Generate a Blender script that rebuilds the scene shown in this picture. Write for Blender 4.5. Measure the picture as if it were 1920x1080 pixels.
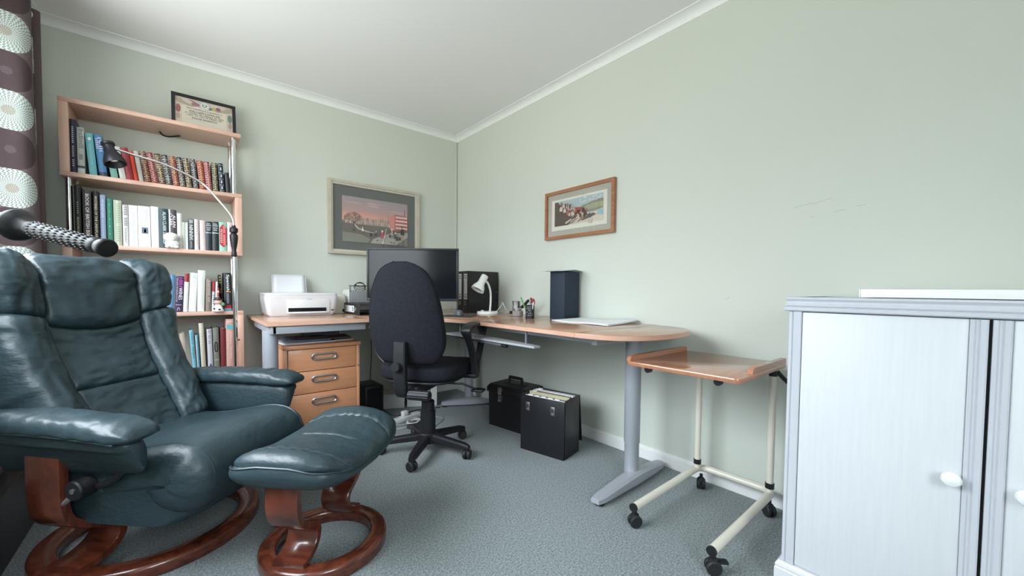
import bpy, bmesh, math, random
from mathutils import Vector, Matrix, noise
random.seed(7)
PI = math.pi
for o in list(bpy.data.objects):
    bpy.data.objects.remove(o, do_unlink=True)
SC = bpy.context.scene
COL = SC.collection

# ---------------------------------------------------------------- camera
CAM_POS = Vector((-1.9587, -3.1446, 0.9253))
YAW, PITCH, ROLL = 0.695767, -0.0360004, 0.0085643
F_PX, PY = 742.125, 570.156
fw = Vector((math.sin(YAW) * math.cos(PITCH), math.cos(YAW) * math.cos(PITCH), math.sin(PITCH)))
rt0 = Vector((math.cos(YAW), -math.sin(YAW), 0))
up0 = rt0.cross(fw)
rt = rt0 * math.cos(ROLL) + up0 * math.sin(ROLL)
up = up0 * math.cos(ROLL) - rt0 * math.sin(ROLL)
cam_d = bpy.data.cameras.new('camera')
cam = bpy.data.objects.new('camera', cam_d)
COL.objects.link(cam)
cam.matrix_world = Matrix(((rt.x, up.x, -fw.x, CAM_POS.x), (rt.y, up.y, -fw.y, CAM_POS.y),
                           (rt.z, up.z, -fw.z, CAM_POS.z), (0, 0, 0, 1)))
cam_d.sensor_fit = 'HORIZONTAL'
cam_d.sensor_width = 36
cam_d.lens = F_PX / 1920 * 36
cam_d.shift_y = (PY - 540) / 1920
cam_d.clip_start = 0.02
SC.camera = cam

# ---------------------------------------------------------------- light: overcast sky through the window in the left wall and an added fill window
WIN_Y0, WIN_Y1, WIN_Z0, WIN_Z1 = -2.30, -0.42, 0.86, 2.1
WF_X0, WF_X1 = -2.45, -1.55        # unseen window added behind the camera for fill light
world = bpy.data.worlds.new('overcast_sky')
SC.world = world
world.use_nodes = True
wt = world.node_tree
bg = wt.nodes['Background']
SKY_STRENGTH = 26.0
bg.inputs['Strength'].default_value = SKY_STRENGTH
tcw = wt.nodes.new('ShaderNodeTexCoord')
sxw = wt.nodes.new('ShaderNodeSeparateXYZ')
wt.links.new(tcw.outputs['Generated'], sxw.inputs[0])
rw = wt.nodes.new('ShaderNodeValToRGB')          # overcast sky: brightest overhead, dimmer towards the horizon, dark ground below
cr = rw.color_ramp
cr.elements[0].position = .48
cr.elements[0].color = (.235, .25, .235, 1)
cr.elements[1].position = 1.0
cr.elements[1].color = (.86, .95, 1.04, 1)
for ps_, cl_ in ((.54, (.24, .265, .28)), (.62, (.42, .47, .50)), (.78, (.70, .78, .84))):
    e_ = cr.elements.new(ps_)
    e_.color = (*cl_, 1)
mw = wt.nodes.new('ShaderNodeMath'); mw.operation = 'MULTIPLY_ADD'; mw.inputs[1].default_value = .5; mw.inputs[2].default_value = .5
wt.links.new(sxw.outputs['Z'], mw.inputs[0])
wt.links.new(mw.outputs[0], rw.inputs['Fac'])
wt.links.new(rw.outputs['Color'], bg.inputs['Color'])
por = bpy.data.lights.new('window_portal', 'AREA')
por.shape = 'RECTANGLE'
por.size = WIN_Y1 - WIN_Y0
por.size_y = WIN_Z1 - WIN_Z0
por.cycles.is_portal = True
po = bpy.data.objects.new('window_portal', por)
COL.objects.link(po)
po.location = (-2.66, (WIN_Y0 + WIN_Y1) / 2, (WIN_Z0 + WIN_Z1) / 2)
po.rotation_euler = (PI / 2, 0, -PI / 2)
por2 = bpy.data.lights.new('fill_window_portal', 'AREA')  # portal of the added fill window
por2.shape = 'RECTANGLE'
por2.size = WF_X1 - WF_X0
por2.size_y = WIN_Z1 - WIN_Z0
por2.cycles.is_portal = True
po2 = bpy.data.objects.new('fill_window_portal', por2)
COL.objects.link(po2)
po2.location = ((WF_X0 + WF_X1) / 2, -4.47, (WIN_Z0 + WIN_Z1) / 2)
po2.rotation_euler = (PI / 2, 0, 0)
SC.view_settings.view_transform = 'Standard'
SC.view_settings.look = 'None'
SC.view_settings.gamma = 1
SC.view_settings.use_curve_mapping = False
SC.view_settings.exposure = 0.14
SC.cycles.max_bounces = 10
SC.cycles.diffuse_bounces = 6
SC.cycles.sample_clamp_indirect = 6

# ---------------------------------------------------------------- materials
MATS = {}
def mat(name, col, rough=.5, metal=0., col2=None, nscale=8., stretch=(1, 1, 1), ramp=(.35, .65), bump=0., bscale=60.,
        bstretch=(1, 1, 1), bdist=.002, coat=0., spec=.5, sheen=0.):
    if name in MATS:
        return MATS[name]
    m = bpy.data.materials.new(name)
    m.use_nodes = True
    nt = m.node_tree
    b = nt.nodes['Principled BSDF']
    b.inputs['Base Color'].default_value = (*col, 1)
    b.inputs['Roughness'].default_value = rough
    b.inputs['Metallic'].default_value = metal
    b.inputs['Coat Weight'].default_value = coat
    b.inputs['Coat Roughness'].default_value = .12
    b.inputs['Specular IOR Level'].default_value = spec
    if sheen:
        b.inputs['Sheen Weight'].default_value = sheen
    tc = nt.nodes.new('ShaderNodeTexCoord')
    def tex(scale, st):
        mp = nt.nodes.new('ShaderNodeMapping')
        mp.inputs['Scale'].default_value = st
        nt.links.new(tc.outputs['Object'], mp.inputs['Vector'])
        n = nt.nodes.new('ShaderNodeTexNoise')
        n.inputs['Scale'].default_value = scale
        n.inputs['Detail'].default_value = 4
        nt.links.new(mp.outputs[0], n.inputs['Vector'])
        return n
    if col2:
        n = tex(nscale, stretch)
        r = nt.nodes.new('ShaderNodeValToRGB')
        r.color_ramp.elements[0].position = ramp[0]
        r.color_ramp.elements[1].position = ramp[1]
        r.color_ramp.elements[0].color = (*col, 1)
        r.color_ramp.elements[1].color = (*col2, 1)
        nt.links.new(n.outputs['Fac'], r.inputs['Fac'])
        nt.links.new(r.outputs['Color'], b.inputs['Base Color'])
    if bump:
        n = tex(bscale, bstretch)
        bn = nt.nodes.new('ShaderNodeBump')
        bn.inputs['Strength'].default_value = bump
        bn.inputs['Distance'].default_value = bdist
        nt.links.new(n.outputs['Fac'], bn.inputs['Height'])
        nt.links.new(bn.outputs['Normal'], b.inputs['Normal'])
    MATS[name] = m
    return m

def pm(col, rough=.6):
    """plain print / plastic colour, cached"""
    return mat('print_%02x%02x%02x_%d' % (int(col[0] * 255), int(col[1] * 255), int(col[2] * 255), int(rough * 100)), col, rough)

WALL = mat('wall_paint', (.600, .627, .566), .75, col2=(.612, .639, .578), nscale=1.6, bump=.12, bscale=140, bdist=.001)
CEIL = mat('ceiling_paint', (.86, .86, .87), .85, bump=.08, bscale=120, bdist=.001)
COVE = mat('cornice_paint', (.84, .85, .85), .6)
SKIRT = mat('skirting_paint', (.80, .80, .79), .4)
CARPET = mat('carpet', (.10, .125, .132), .95, col2=(.34, .38, .385), nscale=150, ramp=(.3, .72), bump=.9, bscale=170, bdist=.008, spec=.1, sheen=.2)
BEECH = mat('beech', (.60, .365, .28), .42, col2=(.67, .43, .335), nscale=5, stretch=(1.2, 14, 14), ramp=(.3, .7), bump=.05, bscale=40, bstretch=(1, 20, 20), coat=.15)
BEECHV = mat('beech_vertical', (.60, .365, .28), .42, col2=(.67, .43, .335), nscale=5, stretch=(14, 14, 1.2), ramp=(.3, .7), coat=.15)
DESKTOP = mat('desk_beech', (.40, .215, .128), .22, col2=(.445, .245, .15), nscale=4, stretch=(14, 1.0, 14), ramp=(.3, .7), coat=.25)
DRAWB = mat('drawer_beech', (.56, .245, .12), .38, col2=(.61, .285, .145), nscale=4, stretch=(1.2, 14, 14), ramp=(.3, .7), coat=.2)
TRAYW = mat('tray_wood', (.40, .165, .09), .16, col2=(.47, .21, .12), nscale=3, stretch=(1.2, 14, 14), ramp=(.3, .7), coat=.6)
MAHOG = mat('mahogany', (.052, .013, .008), .27, col2=(.165, .038, .018), nscale=7, stretch=(1.5, 9, 1.5), ramp=(.3, .75), coat=.5)
MAHOGR = mat('mahogany_ring', (.052, .013, .008), .27, col2=(.165, .038, .018), nscale=9, stretch=(3, 3, 9), ramp=(.3, .75), coat=.5)
LEATHER = mat('teal_leather', (.0165, .032, .039), .42, col2=(.024, .044, .052), nscale=5, bump=.35, bscale=38, bstretch=(1, 1, 1.8), bdist=.006, spec=.5)
LEATHERD = mat('teal_leather_piping', (.016, .030, .037), .4)
BLACKP = mat('black_plastic', (.012, .012, .0145), .42, spec=.4)
BLACKG = mat('black_gloss', (.010, .010, .012), .12)
BLACKF = mat('black_fabric', (.0085, .009, .013), .85, col2=(.013, .0135, .019), nscale=90, bump=.3, bscale=420, bdist=.001, spec=.2)
BLACKC = mat('black_case', (.012, .012, .015), .38, bump=.15, bscale=300, bdist=.0006)
BLACKL = mat('black_board', (.016, .016, .019), .5, bump=.1, bscale=300, bdist=.0005)
RUBBER = mat('rubber', (.012, .012, .013), .6)
CHROME = mat('chrome', (.82, .82, .84), .12, 1.0)
STEEL = mat('brushed_steel', (.60, .60, .61), .32, 1.0)
GREYM = mat('grey_metal', (.40, .415, .46), .36, .2)
GREYD = mat('dark_grey_metal', (.16, .17, .19), .45, .4)
CREAM = mat('cream_tube', (.74, .70, .60), .3, coat=.3)
WHITEP = mat('white_plastic', (.80, .79, .79), .35)
WHITEG = mat('white_gloss', (.86, .86, .85), .2, coat=.3)
PAPER = mat('paper', (.76, .76, .81), .8)
PAGES = mat('book_pages', (.72, .68, .58), .9)
CABW = mat('cabinet_white', (.655, .665, .70), .42, col2=(.69, .70, .73), nscale=5, stretch=(22, 22, 1.1), ramp=(.3, .7))
CABG = mat('cabinet_trim', (.55, .56, .61), .42, col2=(.565, .575, .625), nscale=7, stretch=(10, 10, 1))
PRW = mat('printer_white', (.64, .62, .63), .3, coat=.2)
NAVY = mat('navy_card', (.012, .022, .042), .7, col2=(.016, .028, .05), nscale=80)
SCREEN = mat('monitor_screen', (.008, .009, .012), .14, spec=.3)
GLASSY = mat('picture_glass', (.02, .02, .02), .05)

def glass_mat(name, tint=(1, 1, 1), refl=.035):
    m = bpy.data.materials.new(name)
    m.use_nodes = True
    nt = m.node_tree
    nt.nodes.clear()
    out = nt.nodes.new('ShaderNodeOutputMaterial')
    mx = nt.nodes.new('ShaderNodeMixShader')
    tr = nt.nodes.new('ShaderNodeBsdfTransparent')
    tr.inputs['Color'].default_value = (*tint, 1)
    gl = nt.nodes.new('ShaderNodeBsdfGlossy')
    gl.inputs['Roughness'].default_value = .02
    lw = nt.nodes.new('ShaderNodeLayerWeight')
    lw.inputs['Blend'].default_value = .5
    pw = nt.nodes.new('ShaderNodeMath'); pw.operation = 'POWER'; pw.inputs[1].default_value = 5
    ma = nt.nodes.new('ShaderNodeMath'); ma.operation = 'MULTIPLY_ADD'; ma.inputs[1].default_value = .9; ma.inputs[2].default_value = refl
    nt.links.new(lw.outputs['Facing'], pw.inputs[0])
    nt.links.new(pw.outputs[0], ma.inputs[0])
    nt.links.new(ma.outputs[0], mx.inputs[0])
    nt.links.new(tr.outputs[0], mx.inputs[1])
    nt.links.new(gl.outputs[0], mx.inputs[2])
    nt.links.new(mx.outputs[0], out.inputs['Surface'])
    return m
GLASS = glass_mat('clear_glass')

# ---------------------------------------------------------------- helpers
def link(o, parent=None):
    COL.objects.link(o)
    if parent is not None:
        o.parent = parent
    return o

def tag(o, label, cat, group=None):
    o['label'] = label
    o['category'] = cat
    if group:
        o['group'] = group
    return o

def thing(name, label, cat, loc=(0, 0, 0), rotz=0., group=None):
    o = bpy.data.objects.new(name, None)
    o.empty_display_size = .05
    link(o)
    o.location = loc
    o.rotation_euler = (0, 0, rotz)
    return tag(o, label, cat, group)

def finish(name, me, m, parent=None, ang=35, smooth=True):
    if m is not None and not me.materials:
        me.materials.append(m)
    if smooth:
        me.shade_smooth()
        me.set_sharp_from_angle(angle=math.radians(ang))
    return link(bpy.data.objects.new(name, me), parent)

class MB:
    """collects vertices and faces of ONE mesh object"""
    def __init__(s):
        s.v = []; s.f = []; s.mi = []
    def add(s, v, f, mi=0):
        k = len(s.v)
        s.v += [tuple(p) for p in v]
        s.f += [tuple(i + k for i in q) for q in f]
        s.mi += [mi] * len(f)
        return s
    def box(s, x0, x1, y0, y1, z0, z1, mi=0):
        v = [(x, y, z) for z in (z0, z1) for y in (y0, y1) for x in (x0, x1)]
        return s.add(v, [(0, 2, 3, 1), (4, 5, 7, 6), (0, 1, 5, 4), (2, 6, 7, 3), (0, 4, 6, 2), (1, 3, 7, 5)], mi)
    def prism(s, poly, a0, a1, axis='z', mi=0):
        """poly: 2-D points CCW, extruded along axis from a0 to a1"""
        n = len(poly)
        def P(p, a):
            return {'z': (p[0], p[1], a), 'y': (p[0], a, p[1]), 'x': (a, p[0], p[1])}[axis]
        v = [P(p, a0) for p in poly] + [P(p, a1) for p in poly]
        f = [tuple(range(n - 1, -1, -1)), tuple(range(n, 2 * n))]
        f += [(i, (i + 1) % n, n + (i + 1) % n, n + i) for i in range(n)]
        return s.add(v, f, mi)
    def lathe(s, prof, seg=24, c=(0, 0, 0), mtx=None, mi=0, cap=True):
        """prof: (r, h) from bottom to top about z"""
        v = []
        for r, h in prof:
            for k in range(seg):
                a = 2 * PI * k / seg
                v.append(Vector((r * math.cos(a), r * math.sin(a), h)))
        if mtx is not None:
            v = [mtx @ p for p in v]
        v = [p + Vector(c) for p in v]
        f = []
        for j in range(len(prof) - 1):
            for k in range(seg):
                f.append((j * seg + k, j * seg + (k + 1) % seg, (j + 1) * seg + (k + 1) % seg, (j + 1) * seg + k))
        if cap:
            f.append(tuple(range(seg - 1, -1, -1)))
            f.append(tuple((len(prof) - 1) * seg + k for k in range(seg)))
        return s.add(v, f, mi)
    def tube(s, pts, r, seg=10, closed=False, mi=0, flat=None):
        """sweep a circle (or ellipse: flat=(rx, rz)) along points; r may be a list"""
        P = [Vector(p) for p in pts]
        n = len(P)
        R = r if isinstance(r, (list, tuple)) else [r] * n
        v = []
        nrm = None
        for i in range(n):
            a = P[(i - 1) % n] if (closed or i > 0) else P[i]
            b = P[(i + 1) % n] if (closed or i < n - 1) else P[i]
            t = (b - a).normalized()
            if nrm is None:
                nrm = t.cross(Vector((0, 0, 1)))
                if nrm.length < .05:
                    nrm = t.cross(Vector((0, 1, 0)))
            nrm = (nrm - t * nrm.dot(t)).normalized()
            bi = t.cross(nrm)
            for k in range(seg):
                an = 2 * PI * k / seg
                if flat:
                    v.append(P[i] + nrm * (flat[0] * math.cos(an)) + bi * (flat[1] * math.sin(an)))
                else:
                    v.append(P[i] + (nrm * math.cos(an) + bi * math.sin(an)) * R[i])
        f = []
        for i in range(n if closed else n - 1):
            j = (i + 1) % n
            for k in range(seg):
                f.append((i * seg + k, i * seg + (k + 1) % seg, j * seg + (k + 1) % seg, j * seg + k))
        if not closed:
            f.append(tuple(range(seg - 1, -1, -1)))
            f.append(tuple((n - 1) * seg + k for k in range(seg)))
        return s.add(v, f, mi)
    def build(s, name, m, parent=None, ang=35, smooth=True, mats=None):
        me = bpy.data.meshes.new(name)
        me.from_pydata(s.v, [], s.f)
        for q in (mats or []):
            me.materials.append(q)
        if mats:
            me.polygons.foreach_set('material_index', s.mi)
        bm = bmesh.new()
        bm.from_mesh(me)
        bmesh.ops.recalc_face_normals(bm, faces=bm.faces)
        bm.to_mesh(me)
        bm.free()
        me.update()
        return finish(name, me, m, parent, ang, smooth)

def rbox(name, x0, x1, y0, y1, z0, z1, m, parent=None, bev=.004, seg=2):
    """box with rounded edges"""
    bm = bmesh.new()
    bmesh.ops.create_cube(bm, size=1)
    for v in bm.verts:
        v.co = Vector(((x0 + x1) / 2 + v.co.x * (x1 - x0), (y0 + y1) / 2 + v.co.y * (y1 - y0), (z0 + z1) / 2 + v.co.z * (z1 - z0)))
    if bev:
        bmesh.ops.bevel(bm, geom=list(bm.edges), offset=min(bev, .45 * min(x1 - x0, y1 - y0, z1 - z0)), segments=seg, profile=.5, affect='EDGES')
    me = bpy.data.meshes.new(name)
    bm.to_mesh(me)
    bm.free()
    return finish(name, me, m, parent, 40)

def grid_mesh(name, fn, nu, nv, m, parent=None, closed_u=False, ang=60, cap=False):
    """fn(u, v) -> point, u and v in 0..1"""
    v = []
    for j in range(nv + 1):
        for i in range(nu + (0 if closed_u else 1)):
            v.append(tuple(fn(i / nu, j / nv)))
    W = nu if closed_u else nu + 1
    f = []
    for j in range(nv):
        for i in range(nu):
            f.append((j * W + i, j * W + (i + 1) % W, (j + 1) * W + (i + 1) % W, (j + 1) * W + i))
    if cap:
        f.append(tuple(range(W - 1, -1, -1)))
        f.append(tuple(nv * W + k for k in range(W)))
    b = MB().add(v, f)
    return b.build(name, m, parent, ang)

def spline(pts, n=8, closed=False):
    """Catmull-Rom through points"""
    P = [Vector(p) for p in pts]
    out = []
    m = len(P)
    for i in range(m if closed else m - 1):
        p0 = P[(i - 1) % m] if (closed or i > 0) else P[0] * 2 - P[1]
        p1 = P[i]
        p2 = P[(i + 1) % m]
        p3 = P[(i + 2) % m] if (closed or i < m - 2) else P[-1] * 2 - P[-2]
        for k in range(n):
            t = k / n
            out.append(.5 * ((2 * p1) + (p2 - p0) * t + (2 * p0 - 5 * p1 + 4 * p2 - p3) * t * t + (3 * p1 - p0 - 3 * p2 + p3) * t ** 3))
    if not closed:
        out.append(P[-1])
    return out

def lerp_tab(tab, x):
    """piecewise linear-smooth table lookup"""
    if x <= tab[0][0]:
        return tab[0][1]
    for (a, p), (b, q) in zip(tab, tab[1:]):
        if x <= b:
            t = (x - a) / (b - a)
            return p + (q - p) * t
    return tab[-1][1]

def smooth_tab(tab, n=12):
    pts = spline([(a, b, 0) for a, b in tab], n)
    return [(p.x, p.y) for p in pts]

TEXT_TMP = bpy.data.curves.new('text_tmp', 'FONT')
TEXT_OBJ = bpy.data.objects.new('text_tmp', TEXT_TMP)
def text_geo(body, w, h, mtx):
    """flat lettering as mesh data, fitted into a w x h box centred on the origin of mtx (text x right, y up)"""
    TEXT_TMP.body = body
    TEXT_TMP.size = 1
    TEXT_TMP.resolution_u = 2
    me = TEXT_OBJ.to_mesh()
    vs = [Vector(v.co) for v in me.vertices]
    fs = [tuple(p.vertices) for p in me.polygons]
    TEXT_OBJ.to_mesh_clear()
    if not vs:
        return [], []
    x0 = min(v.x for v in vs); x1 = max(v.x for v in vs)
    y0 = min(v.y for v in vs); y1 = max(v.y for v in vs)
    sx = w / max(x1 - x0, 1e-6)
    sy = h / max(y1 - y0, 1e-6)
    return [mtx @ Vector(((v.x - (x0 + x1) / 2) * sx, (v.y - (y0 + y1) / 2) * sy, 0)) for v in vs], fs

def lettering(name, items, m, parent):
    """items: (text, w, h, mtx); all in one flat part"""
    b = MB()
    for body, w, h, mtx in items:
        v, f = text_geo(body, w, h, mtx)
        b.add(v, f)
    return b.build(name, m, parent, smooth=False) if b.v else None

def frame_m(origin, xdir, ydir):
    x = Vector(xdir).normalized(); y = Vector(ydir).normalized(); z = x.cross(y)
    o = Vector(origin)
    return Matrix(((x.x, y.x, z.x, o.x), (x.y, y.y, z.y, o.y), (x.z, y.z, z.z, o.z), (0, 0, 0, 1)))

def flat_art(name, polys, mtx, parent, step=.00012):
    """flat print: (colour, [(u, v)...]) polygons layered in a plane, one mesh with one material per colour"""
    b = MB()
    mats = []
    for k, (c, pts) in enumerate(polys):
        m = pm(c, .55)
        if m not in mats:
            mats.append(m)
        b.add([mtx @ Vector((p[0], p[1], k * step)) for p in pts], [tuple(range(len(pts)))], mats.index(m))
    return b.build(name, None, parent, smooth=False, mats=mats)

def rect(u0, u1, v0, v1):
    return [(u0, v0), (u1, v0), (u1, v1), (u0, v1)]

def struct(o):
    o['kind'] = 'structure'
    return o

# ================================================================ the room
H = 2.304
XL, YB = -2.54, -4.35
struct(MB().box(XL - .15, .15, YB - .15, .15, -.1, 0).build('floor', CARPET, smooth=False))
struct(MB().box(XL - .15, .15, YB - .15, .15, H, H + .1).build('ceiling', CEIL, smooth=False))
struct(MB().box(XL - .15, .15, 0, .12, 0, H).build('wall_back', WALL, smooth=False))
wr = struct(MB().box(0, .12, YB - .15, .15, 0, H).build('wall_right', WALL, smooth=False))
b = MB()
b.box(XL - .15, WF_X0, YB - .12, YB, 0, H)
b.box(WF_X1, .15, YB - .12, YB, 0, H)
b.box(WF_X0, WF_X1, YB - .12, YB, 0, WIN_Z0)
b.box(WF_X0, WF_X1, YB - .12, YB, WIN_Z1, H)
struct(b.build('wall_front', WALL, smooth=False))
b = MB()
b.box(XL - .12, XL, YB - .15, WIN_Y0, 0, H)
b.box(XL - .12, XL, WIN_Y1, .15, 0, H)
b.box(XL - .12, XL, WIN_Y0, WIN_Y1, 0, WIN_Z0)
b.box(XL - .12, XL, WIN_Y0, WIN_Y1, WIN_Z1, H)
struct(b.build('wall_left', WALL, smooth=False))
# scuff marks and a hairline crack on the right wall
def scuff(pts, r=.0012):
    return MB().tube([(-.0004, y, z) for y, z in pts], r, 4, flat=(r, .0004)).build('scuff_mark', pm((.40, .43, .38)), wr)
scuff([(-2.62, 1.275), (-2.66, 1.283), (-2.70, 1.285), (-2.745, 1.295)], .0009)
scuff([(-2.675, 1.228), (-2.69, 1.232)])
scuff([(-2.75, 1.238), (-2.77, 1.243), (-2.79, 1.243)])
scuff([(-2.82, 1.252), (-2.845, 1.254)])
scuff([(-2.36, .893), (-2.368, .888), (-2.372, .893), (-2.376, .90)], .0014)
# coved cornice
def cove_profile():
    a, d = .0545, .0405
    p = [(0, 0), (0, -d), (.004, -d), (.006, -d + .004)]
    for k in range(1, 7):
        t = k / 7 * PI / 2
        p.append((.006 + (a - .012) * (1 - math.cos(t)), -d + .004 + (d - .009) * math.sin(t)))
    p += [(a - .005, -.005), (a, -.004), (a, 0)]
    return p
CP = cove_profile()
def cornice(name, fn):
    n = len(CP)
    v = [fn(x, z, 0) for x, z in CP] + [fn(x, z, 1) for x, z in CP]
    f = [(i, (i + 1) % n, n + (i + 1) % n, n + i) for i in range(n)] + [tuple(range(n)), tuple(range(2 * n - 1, n - 1, -1))]
    return struct(MB().add(v, f).build(name, COVE, ang=30))
cornice('trim_1', lambda x, z, e: ((XL + x) if e == 0 else -x, -x, H + z))
cornice('trim_2', lambda x, z, e: (-x, -x if e == 0 else YB, H + z))
cornice('trim_3', lambda x, z, e: (XL + x, -x if e == 0 else YB, H + z))
# skirting boards with a small moulded top
SK = [(0, 0), (.0115, 0), (.0115, .056), (.009, .0585), (.009, .061), (.0105, .063), (.0085, .069), (0, .0695)]
def skirting(name, fn):
    n = len(SK)
    v = [fn(x, z, 0) for x, z in SK] + [fn(x, z, 1) for x, z in SK]
    f = [(i, (i + 1) % n, n + (i + 1) % n, n + i) for i in range(n)] + [tuple(range(n)), tuple(range(2 * n - 1, n - 1, -1))]
    return struct(MB().add(v, f).build(name, SKIRT, ang=20))
skirting('baseboard_right', lambda x, z, e: (-x, -x if e == 0 else YB, z))
skirting('baseboard_back', lambda x, z, e: (XL if e == 0 else -x, -x, z))
skirting('baseboard_left', lambda x, z, e: (XL + x, -x if e == 0 else YB, z))
# painted cable conduit in the corner
struct(MB().box(-.022, -.010, -.009, 0, .75, H - .042).build('trim_4', WALL))
# window in the left wall: frame, mullions, panes, sill
wn = struct(bpy.data.objects.new('window_1', None))
link(wn)
wn.location = (XL - .07, 0, 0)
def wbar(name, y0, y1, z0, z1, d=.05):
    return rbox(name, -d / 2, d / 2, y0, y1, z0, z1, WHITEP, wn, .004)
wbar('window_frame', WIN_Y0, WIN_Y0 + .06, WIN_Z0, WIN_Z1)
wbar('window_frame', WIN_Y1 - .06, WIN_Y1, WIN_Z0, WIN_Z1)
wbar('window_frame', WIN_Y0, WIN_Y1, WIN_Z0, WIN_Z0 + .06)
wbar('window_frame', WIN_Y0, WIN_Y1, WIN_Z1 - .06, WIN_Z1)
for k in (1,):
    yy = WIN_Y0 + (WIN_Y1 - WIN_Y0) * k / 2
    wbar('mullion', yy - .035, yy + .035, WIN_Z0, WIN_Z1)
for k in range(2):
    a = WIN_Y0 + (WIN_Y1 - WIN_Y0) * k / 2
    c = WIN_Y0 + (WIN_Y1 - WIN_Y0) * (k + 1) / 2
    MB().box(-.003, .003, a + .03, c - .03, WIN_Z0 + .05, WIN_Z1 - .05).build('pane', GLASS, wn, smooth=False)
rbox('window_sill', -.03, .085, WIN_Y0 - .03, WIN_Y1 + .03, WIN_Z0 - .03, WIN_Z0, WHITEP, wn, .006)
wn2 = struct(bpy.data.objects.new('fill_window', None))  # unseen window, added to brighten the ceiling and near sides
link(wn2)
wn2.location = (0, YB - .07, 0)
for x0, x1, z0, z1, nm in ((WF_X0, WF_X0 + .06, WIN_Z0, WIN_Z1, 'window_frame'), (WF_X1 - .06, WF_X1, WIN_Z0, WIN_Z1, 'window_frame'), (WF_X0, WF_X1, WIN_Z0, WIN_Z0 + .06, 'window_frame'),
                           (WF_X0, WF_X1, WIN_Z1 - .06, WIN_Z1, 'window_frame'), ((WF_X0 + WF_X1) / 2 - .035, (WF_X0 + WF_X1) / 2 + .035, WIN_Z0, WIN_Z1, 'mullion')):
    rbox(nm, x0, x1, -.025, .025, z0, z1, WHITEP, wn2, .004)
for x0, x1 in ((WF_X0 + .03, (WF_X0 + WF_X1) / 2 - .03), ((WF_X0 + WF_X1) / 2 + .03, WF_X1 - .03)):
    MB().box(x0, x1, -.003, .003, WIN_Z0 + .05, WIN_Z1 - .05).build('pane', GLASS, wn2, smooth=False)
rbox('window_sill', WF_X0 - .03, WF_X1 + .03, -.03, .12, WIN_Z0 - .03, WIN_Z0, WHITEP, wn2, .006)

# ================================================================ curtain
def curtain_material():
    m = bpy.data.materials.new('circle_print_cloth')
    m.use_nodes = True
    nt = m.node_tree
    N, Lk = nt.nodes, nt.links
    bs = N['Principled BSDF']
    bs.inputs['Roughness'].default_value = .85
    def math_(op, a, b=None, clamp=False):
        n = N.new('ShaderNodeMath'); n.operation = op; n.use_clamp = clamp
        for i, x in enumerate((a, b)):
            if x is None: continue
            if isinstance(x, (int, float)): n.inputs[i].default_value = x
            else: Lk.new(x, n.inputs[i])
        return n.outputs[0]
    def mixc(f, a, b):
        n = N.new('ShaderNodeMix'); n.data_type = 'RGBA'
        Lk.new(f, n.inputs['Factor'])
        for key, x in (('A', a), ('B', b)):
            s = [i for i in n.inputs if i.name == key and i.type == 'RGBA'][0]
            if isinstance(x, tuple): s.default_value = (*x, 1)
            else: Lk.new(x, s)
        return [o for o in n.outputs if o.type == 'RGBA'][0]
    uv = N.new('ShaderNodeUVMap')
    sp = N.new('ShaderNodeSeparateXYZ')
    Lk.new(uv.outputs[0], sp.inputs[0])
    cell = math_('FLOOR', sp.outputs['Y'])
    fv = math_('SUBTRACT', math_('SUBTRACT', sp.outputs['Y'], cell), .5)
    fu = math_('MULTIPLY', math_('SUBTRACT', math_('FRACT', sp.outputs['X']), .5), 1.905)
    par = math_('ABSOLUTE', math_('SUBTRACT', math_('MULTIPLY', math_('FRACT', math_('MULTIPLY', cell, .5)), 2), 0))
    par = math_('GREATER_THAN', par, .5)
    r = math_('SQRT', math_('ADD', math_('MULTIPLY', fu, fu), math_('MULTIPLY', fv, fv)))
    an = math_('ARCTAN2', fv, fu)
    disc = math_('LESS_THAN', r, .515)
    petals = math_('GREATER_THAN', math_('SINE', math_('ADD', math_('MULTIPLY', an, 34), math_('MULTIPLY', math_('SINE', math_('MULTIPLY', r, 95)), 1.3))), -.45)
    core = math_('LESS_THAN', r, .12)
    corep = math_('MULTIPLY', core, math_('GREATER_THAN', math_('SINE', math_('MULTIPLY', an, 16)), -.2))
    nz = N.new('ShaderNodeTexNoise'); nz.inputs['Scale'].default_value = 90
    clothA = mixc(nz.outputs['Fac'], (.085, .058, .060), (.12, .085, .088))
    dark = mixc(nz.outputs['Fac'], (.036, .020, .023), (.052, .030, .033))
    light = mixc(petals, (.15, .175, .16), (.40, .43, .40))
    light = mixc(corep, light, (.20, .155, .11))
    ring = math_('MULTIPLY', math_('LESS_THAN', r, .10), math_('GREATER_THAN', math_('SINE', math_('MULTIPLY', an, 14)), .1))
    dark = mixc(ring, dark, (.10, .075, .08))
    dcol = mixc(par, dark, light)
    Lk.new(mixc(disc, clothA, dcol), bs.inputs['Base Color'])
    return m
def sm0(x):
    return x * x * (3 - 2 * x)
CURT = curtain_material()
cu = thing('curtain', 'mauve eyelet curtain printed with large white and plum circles in the corner', 'curtain', (-2.48, -.24, 0))
CZ0, CZ1 = .80, 2.195
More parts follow.
